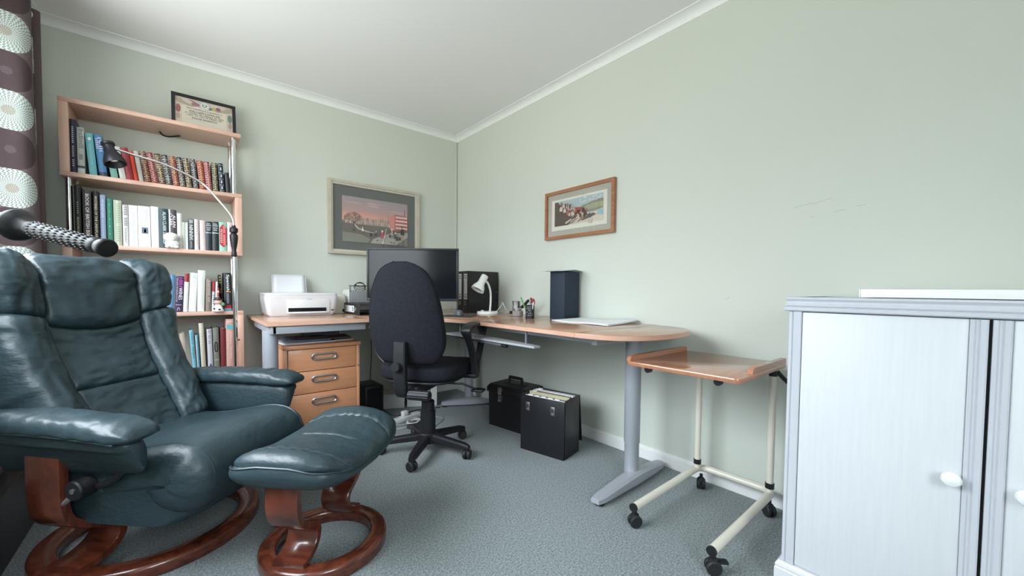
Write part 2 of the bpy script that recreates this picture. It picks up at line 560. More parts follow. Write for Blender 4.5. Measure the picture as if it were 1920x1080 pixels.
# pleats gathered into the corner, seen from above (x from the pole, y along the wall)
PLT = spline([(.02, -.01, 0), (.030, -.05, 0), (-.040, -.085, 0), (.026, -.14, 0), (-.042, -.19, 0), (.034, -.245, 0), (.050, -.285, 0), (.030, -.318, 0), (-.02, -.338, 0), (-.052, -.352, 0)], 12)
nu, nv = len(PLT) - 1, 24
acc = [0.]
for i in range(1, nu + 1):
    acc.append(acc[-1] + (PLT[i] - PLT[i - 1]).length)
vs, uvs = [], []
for j in range(nv + 1):
    zz = CZ0 + (CZ1 - CZ0) * j / nv
    for i in range(nu + 1):
        t = i / nu
        k = 1 + .07 * math.sin(zz * 3 + t * 9)
        lo = 1 - j / nv
        vs.append((PLT[i].x * k + .010 * lo * sm0(t), PLT[i].y, zz))
        uvs.append(((acc[i] - acc[-1] + .045) / .30 + 8.5, (zz - .008) / .1575 + 1.15))
fs = [(j * (nu + 1) + i, j * (nu + 1) + i + 1, (j + 1) * (nu + 1) + i + 1, (j + 1) * (nu + 1) + i) for j in range(nv) for i in range(nu)]
me = bpy.data.meshes.new('cloth')
me.from_pydata(vs, [], fs)
ul = me.uv_layers.new(name='UVMap')
for lp in me.loops:
    ul.data[lp.index].uv = uvs[lp.vertex_index]
co = finish('cloth', me, CURT, cu, 180)
sm = co.modifiers.new('thickness', 'SOLIDIFY')
sm.thickness = .003
for k in (3, 5, 7, 9):
    p_ = PLT[min(k * 12 - 6, nu)]
    MB().tube([Vector((p_.x * .6 + .026 * math.cos(a * PI / 12), p_.y, 2.145 + .026 * math.sin(a * PI / 12))) for a in range(24)], .006, 8, closed=True).build('eyelet', STEEL, cu)
cp = thing('curtain_pole', 'dark wooden curtain pole above the window', 'curtain pole', (-2.48, -.1, 2.145))
MB().tube([(0, -.20, 0), (0, -2.5, 0)], .014, 16).build('pole', mat('dark_pole', (.10, .035, .02), .35), cp)
MB().lathe([(.0, -.04), (.02, -.035), (.027, -.015), (.02, .005), (.012, .01)], 16, (0, -2.52, 0), Matrix.Rotation(PI / 2, 4, 'X')).build('finial', mat('dark_pole', (.1, .035, .02), .35), cp)
for yy in (-.24, -2.4):
    MB().tube([(0, yy, 0), (-.08, yy, 0)], .009, 10).build('bracket', mat('dark_pole', (.1, .035, .02), .35), cp)

# ================================================================ bookcase
BX0, BX1, BD = -2.40, -1.672, .27
bc = thing('bookcase', 'tall beech zigzag bookcase with chrome tube supports against the back wall', 'bookcase', (BX0, -BD, 0))
W = BX1 - BX0
TH = .022
ZB = [1.837, 1.482, 1.137, .785, .432, .08]      # top faces of the boards
for z in ZB:
    rbox('shelf_board', 0, W, 0, BD - .012, z - TH, z, BEECH, bc, .0025)
for k in range(5):
    z1, z0 = ZB[k] - TH, ZB[k + 1]
    left = k % 2 == 0
    x0 = 0 if left else W - .034
    rbox('side_panel', x0, x0 + .034, 0.001, BD - .013, z0, z1, BEECHV, bc, .002)
    tx = W - .036 if left else .024
    for yy in (.035, BD - .05):
        MB().tube([(tx, yy, z0), (tx, yy, z1)], .0125, 16).build('chrome_tube', CHROME, bc)
MB().box(.0, W, BD - .012, BD - .006, .08, .43).build('back_panel', BEECH, bc)
# dark hook under the top board
bo = MB().tube(spline([(.36, .20, 1.815), (.375, .185, 1.796), (.40, .18, 1.792), (.43, .185, 1.803), (.45, .2, 1.815)], 5), .0045, 8).build('hook', BLACKP, bc)

# ---------------------------------------------------------------- books
def book(x, wid, h, lean, zb, depth, cov, label, deco=None, yoff=0., name='book', group=None, rough=.5, tcol=None):
    """origin at bottom left of the spine; lean in degrees, positive = top to the right"""
    th = max(wid * math.cos(math.radians(lean)) - .0008, .008)
    zz = zb + .0006
    a = math.radians(lean)
    if lean > 0:                       # pivots on its right bottom edge
        zz += 0
        px = x + wid
        off = -th
    else:
        px = x
        off = 0
    r = thing(name, label, 'book', (px, -.25 + yoff, zz), 0, group)
    r.rotation_euler = (0, a, 0)
    cm = pm(cov, rough)
    bb = .0022
    c = MB()
    # rounded spine and two boards
    sp = [(off + th * k / 6, -.0045 * math.sin(PI * k / 6)) for k in range(7)]
    sp2 = [(off + th - bb, .003), (off + bb, .003)]
    c.prism(sp + sp2, 0, h)
    c.box(off, off + bb, .0, depth, 0, h)
    c.box(off + th - bb, off + th, .0, depth, 0, h)
    c.build('cover', cm, r, ang=40)
    MB().box(off + bb, off + th - bb, .003, depth - .004, .003, h - .004).build('pages', PAGES, r, smooth=False)
    cx = off + th / 2
    def zone(v0, v1, col, w=1.0):      # coloured band wrapped round the spine
        n = 6
        v = []
        for k in range(n + 1):
            t = .5 + (k / n - .5) * w
            xx, yy = off + th * t, -.0045 * math.sin(PI * t) - .0004
            v += [(xx, yy, v0 * h), (xx, yy, v1 * h)]
        return v, [(2 * k, 2 * k + 2, 2 * k + 3, 2 * k + 1) for k in range(n)], col
    if deco:
        groups = {}
        for d in deco:
            if d[0] == 'band':
                v, f, col = zone(d[1], d[2], d[3], d[4] if len(d) > 4 else 1.0)
                groups.setdefault(('spine_band', col, 0 if len(deco) > 12 else len(groups)), MB()).add(v, f)
            elif d[0] == 'text':       # reads from top to bottom: text, v0, v1, colour, width fraction, x shift
                _, s, v0, v1, col, wf, xs = d
                mt = frame_m((cx + xs * th, -.0054, (v0 + v1) / 2 * h), (0, 0, -1), (1, 0, 0))
                v, f = text_geo(s, (v1 - v0) * h, th * wf, mt)
                groups.setdefault(('title_lettering', col, len(groups)), MB()).add(v, f)
            elif d[0] == 'htext':      # horizontal lettering
                _, s, v, col, wf, hh = d
                mt = frame_m((cx, -.0054, v * h), (1, 0, 0), (0, 0, 1))
                vv, f = text_geo(s, th * wf, hh, mt)
                groups.setdefault(('title_lettering', col, len(groups)), MB()).add(vv, f)
            elif d[0] == 'poly':       # polygon in spine coordinates (u 0..1, v 0..1)
                groups.setdefault(('spine_mark', d[1], len(groups)), MB()).add([(off + th * u, -.0052, v * h) for u, v in d[2]], [tuple(range(len(d[2])))])
        for (nm, col, _), g in groups.items():
            if g.v:
                g.build(nm, pm(col, .45), r, smooth=False)
    return r

GOLD = (.55, .42, .22)
def leather_deco(gold=GOLD, dense=True, seed=0):
    rr = random.Random(seed)
    d = []
    v = .045
    while v < .95:
        hh = rr.choice((.008, .012, .02))
        d.append(('band', v, v + hh, gold, .86))
        if dense and rr.random() < .75:
            d.append(('poly', gold, [(.5, v + hh + .012), (.68, v + hh + .03), (.5, v + hh + .048), (.32, v + hh + .03)]))
            v += hh + .062
        else:
            v += hh + .035
    return d
WHT = (.80, .79, .76)
G1 = 'books on the top shelf'
T = 1.482
DK = (.02, .02, .024)
b1 = [
 (-2.366, .022, .258, 0, (.012, .014, .035), 'tall navy book at the left end of the top shelf', [('text', 'IIIIIIIII IIIIII IIII', .12, .86, (.55, .55, .58), .28, 0)]),
 (-2.342, .026, .226, 0, (.42, .43, .40), 'pale grey jacketed book beside the tall navy book', [('text', 'lrcllmlll', .55, .96, (.10, .11, .12), .6, .1), ('band', .0, .10, (.50, .52, .52)), ('band', .12, .17, (.05, .06, .07)), ('band', .3, .42, (.2, .22, .23), .5)]),
 (-2.302, .028, .205, -3.6, (.13, .38, .42), 'leaning teal book with a pale bird mark near its head', [('poly', (.62, .62, .58), [(.25, .86), (.45, .90), (.75, .89), (.7, .84), (.45, .82)]), ('text', 'lllllllllllllll', .25, .72, (.25, .5, .54), .35, 0)]),
 (-2.267, .029, .205, -5.0, (.06, .19, .36), 'leaning blue book behind the reading lamp head', [('text', 'lVlll', .60, .93, (.66, .60, .74), .42, .18), ('text', 'llllll', .66, .90, (.66, .60, .74), .32, -.22), ('band', 0, .10, (.03, .04, .08))]),
 (-2.226, .027, .180, -7.0, (.16, .34, .28), 'leaning sea green book right of the reading lamp head', [('band', .84, .88, (.55, .62, .52)), ('text', 'lcl', .62, .80, (.62, .70, .60), .5, 0)]),
 (-2.193, .024, .162, -8.2, (.60, .58, .56), 'leaning white book before the dark red book', [('band', .0, .55, (.52, .50, .48), .3)]),
 (-2.168, .028, .163, -7.5, (.28, .022, .028), 'plain dark red cloth book leaning on the top shelf', None),
 (-2.139, .016, .151, -7.3, (.62, .055, .022), 'thin bright orange red book on the top shelf', None),
 (-2.121, .019, .155, -7.1, (.52, .50, .45), 'pale grey book just before the gilt bindings', [('poly', (.1, .1, .1), [(.3, .86), (.6, .86), (.45, .9)])]),
]
for x, w_, h_, ln, c_, lab, dc in b1:
    book(x, w_, h_, ln, T, .17, c_, lab, dc, group=G1)
lb = [(-2.1, .028, .159, -7.9, (.10, .016, .014), 'oxblood'), (-2.071, .028, .159, -8.1, (.22, .016, .018), 'crimson'), (-2.041, .027, .16, -7.7, (.055, .022, .014), 'brown'),
      (-2.013, .028, .16, -7.4, (.014, .014, .016), 'black'), (-1.983, .027, .16, -6.5, (.20, .015, .017), 'crimson'), (-1.955, .026, .161, -6.1, (.02, .028, .022), 'dark green'),
      (-1.927, .026, .162, -5.7, (.05, .024, .018), 'brown'), (-1.897, .025, .163, -5.2, (.016, .018, .028), 'blue black'), (-1.869, .029, .16, -4.9, (.26, .022, .015), 'bright red'),
      (-1.838, .028, .161, -5.0, (.22, .015, .017), 'crimson'), (-1.809, .027, .163, -2.1, (.02, .028, .018), 'dark green')]
ordn = ['first', 'second', 'third', 'fourth', 'fifth', 'sixth', 'seventh', 'eighth', 'ninth', 'tenth', 'eleventh']
for k, (x, w_, h_, ln, c_, nm) in enumerate(lb):
    g_ = [GOLD, (.60, .45, .40), (.62, .50, .30), (.5, .48, .44)][k % 4]
    book(x, w_, h_, ln, T, .12, c_, '%s gilt leather book, %s from the left in the gilt row' % (nm, ordn[k]), leather_deco(g_, True, k), group=G1)
nd = []
for a_, b_ in ((.04, .05), (.24, .25), (.45, .46), (.66, .67), (.93, .94)):
    nd.append(('band', a_, b_, (.55, .58, .62), .9))
for v_ in (.15, .35, .56, .80):
    nd.append(('poly', (.62, .64, .68), [(.35, v_ - .04), (.65, v_ - .04), (.58, v_), (.65, v_ + .05), (.4, v_ + .05), (.42, v_)]))
book(-1.777, .025, .166, -2.7, T, .12, (.012, .016, .035), 'navy book with silver ornaments at the end of the gilt row', nd, group=G1)
book(-1.747, .022, .118, -2.7, T, .09, (.014, .014, .018), 'short black book at the right end of the top shelf', None, group=G1)

G2 = 'books on the second shelf'
T = ZB[2]
b2 = [
 (-2.356, .022, .283, (.016, .016, .017), 'tallest black book at the left end of the second shelf', [('text', 'DOORSTEP', .1, .45, (.45, .42, .22), .34, 0), ('text', 'llllll', .52, .72, (.25, .25, .25), .24, 0)], .2),
 (-2.329, .031, .269, (.055, .045, .045), 'thick charcoal book titled BOOK OF BRITISH BIRDS', [('text', 'BOOK OF BRITISH BIRDS', .05, .92, (.82, .80, .76), .42, .05)], .2),
 (-2.293, .021, .267, (.016, .015, .015), 'black book titled MYSTERIES OF THE UNEXPLAINED', [('text', 'MYSTERIES OF THE UNEXPLAINED', .04, .90, (.72, .62, .44), .46, 0)], .2),
 (-2.269, .021, .252, (.30, .38, .54), 'pale blue book beside the green dotted book', [('text', 'lNlIlNlll', .55, .9, (.62, .68, .78), .5, 0), ('text', 'llllllllll', .1, .5, (.5, .56, .68), .3, 0)], .17),
 (-2.245, .022, .237, (.045, .22, .15), 'green book with a column of small white dots', [('poly', (.75, .82, .75), [(.44, v_), (.5, v_ + .012), (.56, v_), (.5, v_ - .012)]) for v_ in (.08, .24, .40, .56, .72, .87)], .17),
 (-2.221, .031, .233, (.46, .50, .38), 'pale sage green book with faint lettering', [('text', 'llllllIll lllIlll', .1, .92, (.33, .38, .27), .42, .12), ('band', 0, 1, (.58, .61, .52), .25)], .17),
 (-2.188, .022, .213, (.73, .70, .71), 'white book with a black striped title', [('text', 'IIIIII IIIII', .5, .98, (.08, .07, .08), .62, .08), ('text', 'THE BIOGRAPHY', .08, .45, (.12, .12, .13), .3, 0)], .15),
 (-2.165, .035, .215, (.77, .77, .81), 'white book with faint grey title before the photo spine', [('text', 'l lllll llllll llll lllll', .08, .92, (.50, .52, .56), .34, 0)], .15),
 (-2.130, .050, .216, (.77, .74, .76), 'widest white book with a small photograph on its spine', [('text', 'CROMWELL', .52, .95, (.55, .50, .52), .28, .12), ('text', 'OUR CHIEF OF MEN', .5, .9, (.42, .40, .42), .13, -.16), ('poly', (.10, .15, .19), rect(.30, .80, .33, .48)), ('poly', (.45, .48, .50), [(.48, .35), (.64, .35), (.66, .42), (.58, .46), (.48, .42)]), ('text', 'lllll', .08, .28, (.6, .58, .6), .2, .1)], .16),
 (-2.079, .032, .220, (.74, .77, .77), 'plain white book left of the dark teal diaries', [('text', 'llllllllllll', .3, .9, (.62, .64, .64), .3, 0)], .15),
 (-2.047, .040, .214, (.022, .045, .055), 'dark teal book titled ALAN CLARK DIARIES', [('text', 'ALAN CLARK DIARIES', .12, .92, (.66, .72, .70), .36, .1), ('band', 0, 1, (.012, .02, .025), .0)], .15),
 (-2.006, .034, .213, (.06, .045, .06), 'dark plum book titled ALAN CLARK in white', [('text', 'ALAN', .55, .86, (.82, .80, .80), .36, .2), ('text', 'CLARK', .58, .90, (.82, .80, .80), .36, -.22), ('poly', (.66, .60, .62), rect(0, .2, .4, 1))], .15),
 (-1.971, .021, .197, (.72, .73, .69), 'slim white book right behind the owl figurine', [('text', 'lllllllll', .4, .95, (.55, .57, .52), .35, 0)], .14),
 (-1.951, .027, .150, (.33, .34, .27), 'short grey green book right of the owl figurine', [('band', 0, 1, (.50, .55, .54), .0), ('poly', (.55, .60, .60), rect(.6, .98, .0, 1))], .12),
 (-1.923, .026, .172, (.035, .035, .042), 'black paperback with slanting white lettering', [('text', 'llll NlNNlVl', .32, .97, (.70, .70, .72), .66, 0), ('text', 'lllllll', .06, .26, (.30, .30, .33), .3, 0)], .12),
 (-1.897, .021, .173, (.66, .56, .57), 'slim pink white paperback beside the slanting black one', [('text', 'lllll ll', .2, .9, (.48, .40, .42), .3, 0)], .12),
 (-1.873, .027, .170, (.68, .56, .55), 'pale pink paperback left of two matching black ones', [('text', 'llllllll', .45, .95, (.55, .42, .43), .4, 0)], .12),
 (-1.846, .029, .167, (.016, .024, .030), 'left one of two matching black paperbacks with a pale line', [('band', .60, .625, (.30, .50, .58)), ('htext', 'lll', .92, (.65, .66, .66), .5, .007), ('htext', 'llllllll', .86, (.65, .66, .66), .8, .007), ('htext', 'lllllll', .78, (.65, .66, .66), .7, .007), ('htext', 'lllll', .71, (.65, .66, .66), .55, .007)], .12),
 (-1.816, .031, .169, (.016, .020, .026), 'right one of two matching black paperbacks with a pale line', [('band', .60, .625, (.55, .62, .64)), ('htext', 'lll', .92, (.65, .66, .66), .5, .007), ('htext', 'llllllll', .86, (.65, .66, .66), .8, .007), ('htext', 'lllllll', .78, (.65, .66, .66), .7, .007), ('htext', 'lllll', .71, (.65, .66, .66), .55, .007)], .12),
 (-1.784, .038, .171, (.25, .47, .38), 'mint green paperback with a red lozenge title', [('poly', (.42, .016, .024), [(.5, .14), (.92, .24), (.95, .8), (.5, .93), (.08, .8), (.06, .24)]), ('text', 'llllll lllllllll', .22, .86, (.66, .42, .42), .26, .16), ('text', 'llllllll', .3, .74, (.70, .50, .50), .26, -.2)], .12),
 (-1.745, .026, .174, (.70, .54, .54), 'pink paperback at the right end of the second shelf', [('poly', (.15, .12, .13), [(.4, .82), (.6, .82), (.5, .88)]), ('text', 'lll lll', .2, .7, (.58, .40, .42), .3, 0)], .12),
]
for x, w_, h_, c_, lab, dc, dp in b2:
    book(x, w_ - .0006, h_, 0, T, dp, c_, lab, dc, group=G2)

G3 = 'books on the third shelf'
T = ZB[3]
b3 = [
 (-2.02, .025, .208, 2.9, (.10, .24, .42), 'blue book half hidden behind the armchair headrest', None, .15),
 (-1.993, .039, .199, 2.6, (.035, .018, .06), 'thick dark purple wine guide', [('text', '1001', .70, .96, (.60, .08, .42), .42, .16), ('text', 'WINES', .34, .68, (.82, .80, .84), .42, .16), ('text', 'YOU MUST TRY BEFORE YOU DIE', .28, .95, (.56, .50, .62), .16, -.26), ('text', 'C', .04, .12, (.8, .8, .82), .3, 0), ('band', .19, .20, (.7, .7, .74), .7)], .16),
 (-1.954, .021, .216, 2.8, (.72, .71, .71), 'white book with a dark red block at its head', [('band', .78, 1.0, (.25, .018, .022))], .15),
 (-1.931, .035, .220, 3.2, (.76, .75, .73), 'white book with a small green emblem on its spine', [('poly', (.45, .58, .55), [(.3, .88), (.5, .84), (.75, .88), (.6, .95), (.4, .95)]), ('text', 'lllll', .6, .78, (.66, .42, .42), .2, 0)], .16),
 (-1.893, .034, .236, 2.1, (.66, .67, .61), 'tallest cream white book on the third shelf', [('text', 'llllllllllllll', .2, .85, (.60, .61, .55), .3, 0)], .16),
 (-1.855, .027, .188, 1.6, (.20, .155, .125), 'brown grey book with a vertical title', [('text', 'IIAMIIIE IIII', .3, .95, (.50, .46, .40), .42, .1)], .14),
 (-1.826, .013, .173, 2.3, (.62, .64, .66), 'thin white and red booklet left of its twin', [('band', .66, 1.0, (.38, .02, .035)), ('text', 'lllll', .25, .55, (.08, .16, .30), .5, 0)], .13),
 (-1.811, .012, .172, 2.3, (.72, .70, .69), 'thin white booklet beside the painted figurine', [('text', 'lllllllll', .2, .85, (.5, .25, .25), .4, 0)], .13),
 (-1.797, .0105, .136, 0, (.42, .05, .05), 'short red striped booklet behind the figurine', [('band', .55, .62, (.75, .7, .68)), ('band', .8, .88, (.75, .7, .68))], .12),
 (-1.765, .036, .226, 0, (.015, .015, .017), 'black language guide titled Spanish at the shelf end', [('text', 'Spanish', .52, .95, (.84, .84, .84), .5, 0), ('poly', (.62, .18, .05), rect(.25, .9, .49, .515)), ('text', 'llllllllllll', .2, .46, (.30, .36, .5), .3, 0), ('band', .07, .15, (.48, .02, .03)), ('band', 0, .07, (.16, .36, .52))], .14),
]
for x, w_, h_, ln, c_, lab, dc, dp in b3:
    book(x, w_ - .0006, h_, ln, T, dp, c_, lab, dc, group=G3)
book(-1.777, .010, .215, -2.6, T, .10, (.02, .02, .02), 'thin black and yellow booklet leaning behind the Spanish guide', [('text', 'lll ll', .5, .95, (.55, .42, .06), .5, 0)], yoff=.05, group=G3)

G4 = 'books on the fourth shelf'
T = ZB[4]
b4 = [
 (-1.955, .024, .231, -4.5, (.50, .42, .34), 'beige book half hidden by the armchair bolster', None),
 (-1.915, .019, .247, -3.5, (.22, .50, .60), 'light blue book leaning on the fourth shelf', [('text', 'lllllll lllllll', .35, .95, (.05, .18, .25), .4, 0)]),
 (-1.894, .014, .218, -2.4, (.10, .38, .58), 'thin bright blue book on the fourth shelf', [('poly', (.7, .76, .78), rect(0, .3, 0, 1))]),
 (-1.876, .022, .285, -2.1, (.62, .56, .45), 'tall cream book on the fourth shelf', [('text', 'llllllllllll', .15, .8, (.52, .46, .36), .3, 0)]),
 (-1.846, .025, .249, -1.1, (.55, .53, .57), 'white book with a blue portrait at its foot', [('text', 'III III III', .66, .98, (.25, .22, .28), .6, 0), ('poly', (.05, .08, .25), [(.2, .02), (.85, .02), (.8, .14), (.5, .2), (.25, .13)])]),
 (-1.819, .029, .254, -.8, (.19, .195, .165), 'olive grey book with a black oval label', [('poly', (.012, .012, .014), [(.5 + .32 * math.cos(a * PI / 8) , .56 + .12 * math.copysign(abs(math.sin(a * PI / 8)) ** .5, math.sin(a * PI / 8))) for a in range(16)]), ('text', 'lllllll', .48, .64, (.4, .4, .38), .2, 0), ('htext', 'lllllll', .26, (.7, .7, .68), .6, .007)]),
 (-1.787, .027, .249, 0, (.17, .022, .026), 'plain dark red book beside the walking guide', None),
 (-1.759, .038, .304, 0, (.62, .36, .31), 'tall salmon pink guide titled Village Walks', [('text', 'Village Walks', .22, .76, (.80, .66, .60), .34, .14), ('text', 'll lllll', .42, .6, (.80, .66, .60), .2, -.25), ('poly', (.10, .42, .46), [(.1, .80), (.95, .80), (.95, .90), (.6, .87), (.3, .91), (.1, .88)]), ('htext', 'llllll', .95, (.80, .72, .66), .6, .008)]),
]
for x, w_, h_, ln, c_, lab, dc in b4:
    book(x, w_ - .0006, h_, ln, T, .17, c_, lab, dc, group=G4)

# ---------------------------------------------------------------- figurines on the bookcase
ow = thing('animal_figurine', 'small shaggy white animal figurine in front of the dark books', 'figurine', (-1.995, -.266, ZB[2]))
OWLM = mat('white_stone', (.84, .83, .81), .6, bump=1.0, bscale=150, bdist=.005)
def lump(cx, cy, cz, rx, ry, rz, amp=.08, fq=9.):
    def fn(u, v):
        a, t = 2 * PI * u, PI * v
        d = Vector((math.sin(t) * math.cos(a), math.sin(t) * math.sin(a), -math.cos(t)))
        k = 1 + amp * noise.noise(d * fq * .5 + Vector((cx * 90, cz * 50, 1)))
        return (cx + rx * d.x * k, cy + ry * d.y * k, max(cz + rz * d.z * k, .0))
    return fn
grid_mesh('body', lump(.002, .0, .024, .031, .022, .027, .2, 12), 28, 18, OWLM, ow, closed_u=True, ang=80)
hd = grid_mesh('head', lump(-.002, -.002, .060, .034, .024, .024, .22, 12), 28, 18, OWLM, ow, closed_u=True, ang=80)
grid_mesh('face', lump(.010, -.022, .060, .013, .008, .013, .05), 18, 12, mat('figurine_face', (.66, .62, .58), .6), hd, closed_u=True, ang=80)
grid_mesh('nose', lump(.011, -.0295, .058, .003, .002, .0025, 0), 10, 8, pm((.16, .13, .12)), hd, closed_u=True, ang=80)
for sx in (.006, .0155):
    grid_mesh('eye', lump(sx, -.0285, .0645, .0014, .0012, .0014, 0), 8, 6, pm((.14, .12, .11)), hd, closed_u=True, ang=80)
for sx in (-.018, .020):
    grid_mesh('paw', lump(sx, -.014, .008, .011, .010, .008, .1), 14, 10, OWLM, ow, closed_u=True, ang=80)
fg = thing('painted_figurine', 'small painted figurine with black hat and black and white coat', 'figurine', (-1.795, -.268, ZB[3]))
MB().lathe([(.026, 0), (.028, .006), (.024, .02), (.016, .034), (.012, .04)], 18).build('coat', pm((.78, .77, .74), .35), fg)
for k in range(6):
    a = k * PI / 3 - 1.4
    MB().lathe([(.007, 0), (.0065, .001), (.004, .002)], 10, (.0255 * math.cos(a), .0255 * math.sin(a), .010 + .006 * (k % 2)), Matrix.Rotation(a, 4, 'Z') @ Matrix.Rotation(PI / 2, 4, 'Y')).build('coat_patch', pm((.03, .03, .03), .35), fg)
MB().lathe([(.012, .04), (.019, .048), (.020, .058), (.016, .068), (.01, .072)], 18).build('face', pm((.62, .36, .28), .35), fg)
MB().lathe([(.024, .068), (.024, .071), (.014, .072), (.012, .082), (.004, .084)], 18).build('hat', pm((.03, .02, .02), .4), fg)
MB().lathe([(.002, 0), (.010, .006), (.011, .014), (.004, .022)], 10, (.022, -.008, .03)).build('leaf', pm((.12, .28, .14), .4), fg)

# ---------------------------------------------------------------- framed certificate on the bookcase
ce = thing('framed_certificate', 'black framed illuminated certificate standing on top of the bookcase', 'certificate', (-1.834, -.115, ZB[0] + .003))
ce.rotation_euler = (math.radians(-9), 0, 0)
cw, ch = .305, .215
def frame_parts(parent, w, h, bw, d, fm, nm='frame_side', z0=0., bev=.003):
    """four mitred frame sides in the XZ plane, front at y = -d"""
    for (pts) in ([(-w / 2, 0), (w / 2, 0), (w / 2 - bw, bw), (-w / 2 + bw, bw)], [(w / 2, 0), (w / 2, h), (w / 2 - bw, h - bw), (w / 2 - bw, bw)],
                  [(w / 2, h), (-w / 2, h), (-w / 2 + bw, h - bw), (w / 2 - bw, h - bw)], [(-w / 2, h), (-w / 2, 0), (-w / 2 + bw, bw), (-w / 2 + bw, h - bw)]):
        MB().prism([(x, z + z0) for x, z in pts], -d, 0, 'y').build(nm, fm, parent, smooth=False)
frame_parts(ce, cw, ch, .017, .016, BLACKG)
cm_ = frame_m((0, -.009, ch / 2), (1, 0, 0), (0, 0, 1))
MB().box(-cw / 2 + .012, cw / 2 - .012, -.008, -.002, .012, ch - .012).build('backing', pm((.62, .52, .46)), ce, smooth=False)
pol = []
def ell(cx, cy, rx, ry, n=14):
    return [(cx + rx * math.cos(2 * PI * k / n), cy + ry * math.sin(2 * PI * k / n)) for k in range(n)]
CREAMP = (.68, .62, .52)
pol.append((CREAMP, rect(-.105, .105, -.088, .046)))
for sx in (-1, 1):
    pol.append(((.40, .34, .24), [(sx * .135, .062), (sx * .11, .085), (sx * .10, .07), (sx * .05, .048), (sx * .055, .042), (sx * .118, .052)]))
    pol.append(((.30, .09, .08) if sx < 0 else (.12, .22, .16), ell(sx * .122, .018, .011, .026)))
    pol.append(((.45, .30, .22), ell(sx * .122, -.028, .009, .018)))
    pol.append(((.42, .36, .22), ell(sx * .128, .075, .009, .014)))
pol.append(((.24, .08, .10), [(-.075, .085), (-.02, .050), (-.012, .062), (-.06, .082)]))
pol.append(((.30, .14, .18), ell(-.045, .06, .018, .010)))
pol.append(((.48, .40, .12), ell(.045, .058, .014, .012)))
pol.append(((.25, .08, .16), ell(.066, .062, .012, .012)))
pol.append(((.13, .16, .20), ell(.026, .054, .010, .010)))
pol.append(((.50, .52, .48), ell(0, .064, .025, .023)))
pol.append(((.72, .71, .66), ell(0, .064, .020, .019)))
pol.append(((.12, .20, .16), [(-.012, .072), (.012, .072), (.012, .062), (0, .052), (-.012, .062)]))
pol.append(((.60, .62, .56), [(-.007, .069), (.007, .069), (.007, .063), (0, .057), (-.007, .063)]))
flat_art('illumination', pol, cm_, ce)
DKT = pm((.06, .03, .03))
def cline(s, w, h, v):
    return (s, w, h, cm_ @ Matrix.Translation((0, v, .0026)))
lettering('lettering', [cline('This Certificate is granted to', .17, .012, .030), cline('WILLIAM LOWLAR', .15, .012, .014), cline('ll lllllll lll llllllll ll lllll', .18, .007, .000),
                        cline('lllll lll llll ll lllllll lll', .16, .007, -.011), cline('PALME BARROW', .12, .010, -.026)], DKT, ce)
MB().box(-cw / 2 + .015, cw / 2 - .015, -.0145, -.0135, .015, ch - .015).build('glass', GLASS, ce, smooth=False)
MB().add([(-.02, 0, .12), (.02, 0, .12), (.02, .062, .012), (-.02, .062, .012), (-.02, .003, .12), (.02, .003, .12), (.02, .065, .014), (-.02, .065, .014)],
         [(0, 1, 2, 3), (4, 7, 6, 5), (0, 4, 5, 1), (2, 6, 7, 3), (1, 5, 6, 2), (0, 3, 7, 4)]).build('easel_back', BLACKL, ce)

# ================================================================ pictures on the walls
def wall_picture(name, label, w, h, loc, rotz, bw, d, fm, layers, art, liner=None):
    p = thing(name, label, 'picture', loc, rotz)
    frame_parts(p, w, h, bw, d, fm)
    if liner:
        lw = liner[0]
        for pts in ([(-w / 2 + bw, bw), (w / 2 - bw, bw), (w / 2 - bw - lw, bw + lw), (-w / 2 + bw + lw, bw + lw)], [(w / 2 - bw, bw), (w / 2 - bw, h - bw), (w / 2 - bw - lw, h - bw - lw), (w / 2 - bw - lw, bw + lw)],
                    [(w / 2 - bw, h - bw), (-w / 2 + bw, h - bw), (-w / 2 + bw + lw, h - bw - lw), (w / 2 - bw - lw, h - bw - lw)], [(-w / 2 + bw, h - bw), (-w / 2 + bw, bw), (-w / 2 + bw + lw, bw + lw), (-w / 2 + bw + lw, h - bw - lw)]):
            MB().prism(pts, -d * .72, -.002, 'y').build('frame_liner', liner[1], p, smooth=False)
    y = -d * .35
    for k, (nm, ins, col) in enumerate(layers):
        MB().box(-w / 2 + ins, w / 2 - ins, y - .001, y, ins, h - ins).build(nm, pm(col, .8), p, smooth=False)
        y -= .0012
    iw, ih = art[0], art[1]
    cz = art[3] if len(art) > 3 else h / 2
    mt = frame_m((0, y - .0004, cz), (1, 0, 0), (0, 0, 1))
    flat_art('print', art[2], mt, p, .00006)
    MB().box(-w / 2 + bw, w / 2 - bw, -d * .78, -d * .74, bw, h - bw).build('glass', GLASS, p, smooth=False)
    return p
def gradient(w, h, cols, u0=None, u1=None):
    n = len(cols)
    return [(c, rect(-w / 2 if u0 is None else u0, w / 2 if u1 is None else u1, h / 2 - h * (k + 1) / n - .0002, h / 2 - h * k / n)) for k, c in enumerate(cols)]
def mixl(a, b_, t):
    return tuple(x + (y - x) * t for x, y in zip(a, b_))
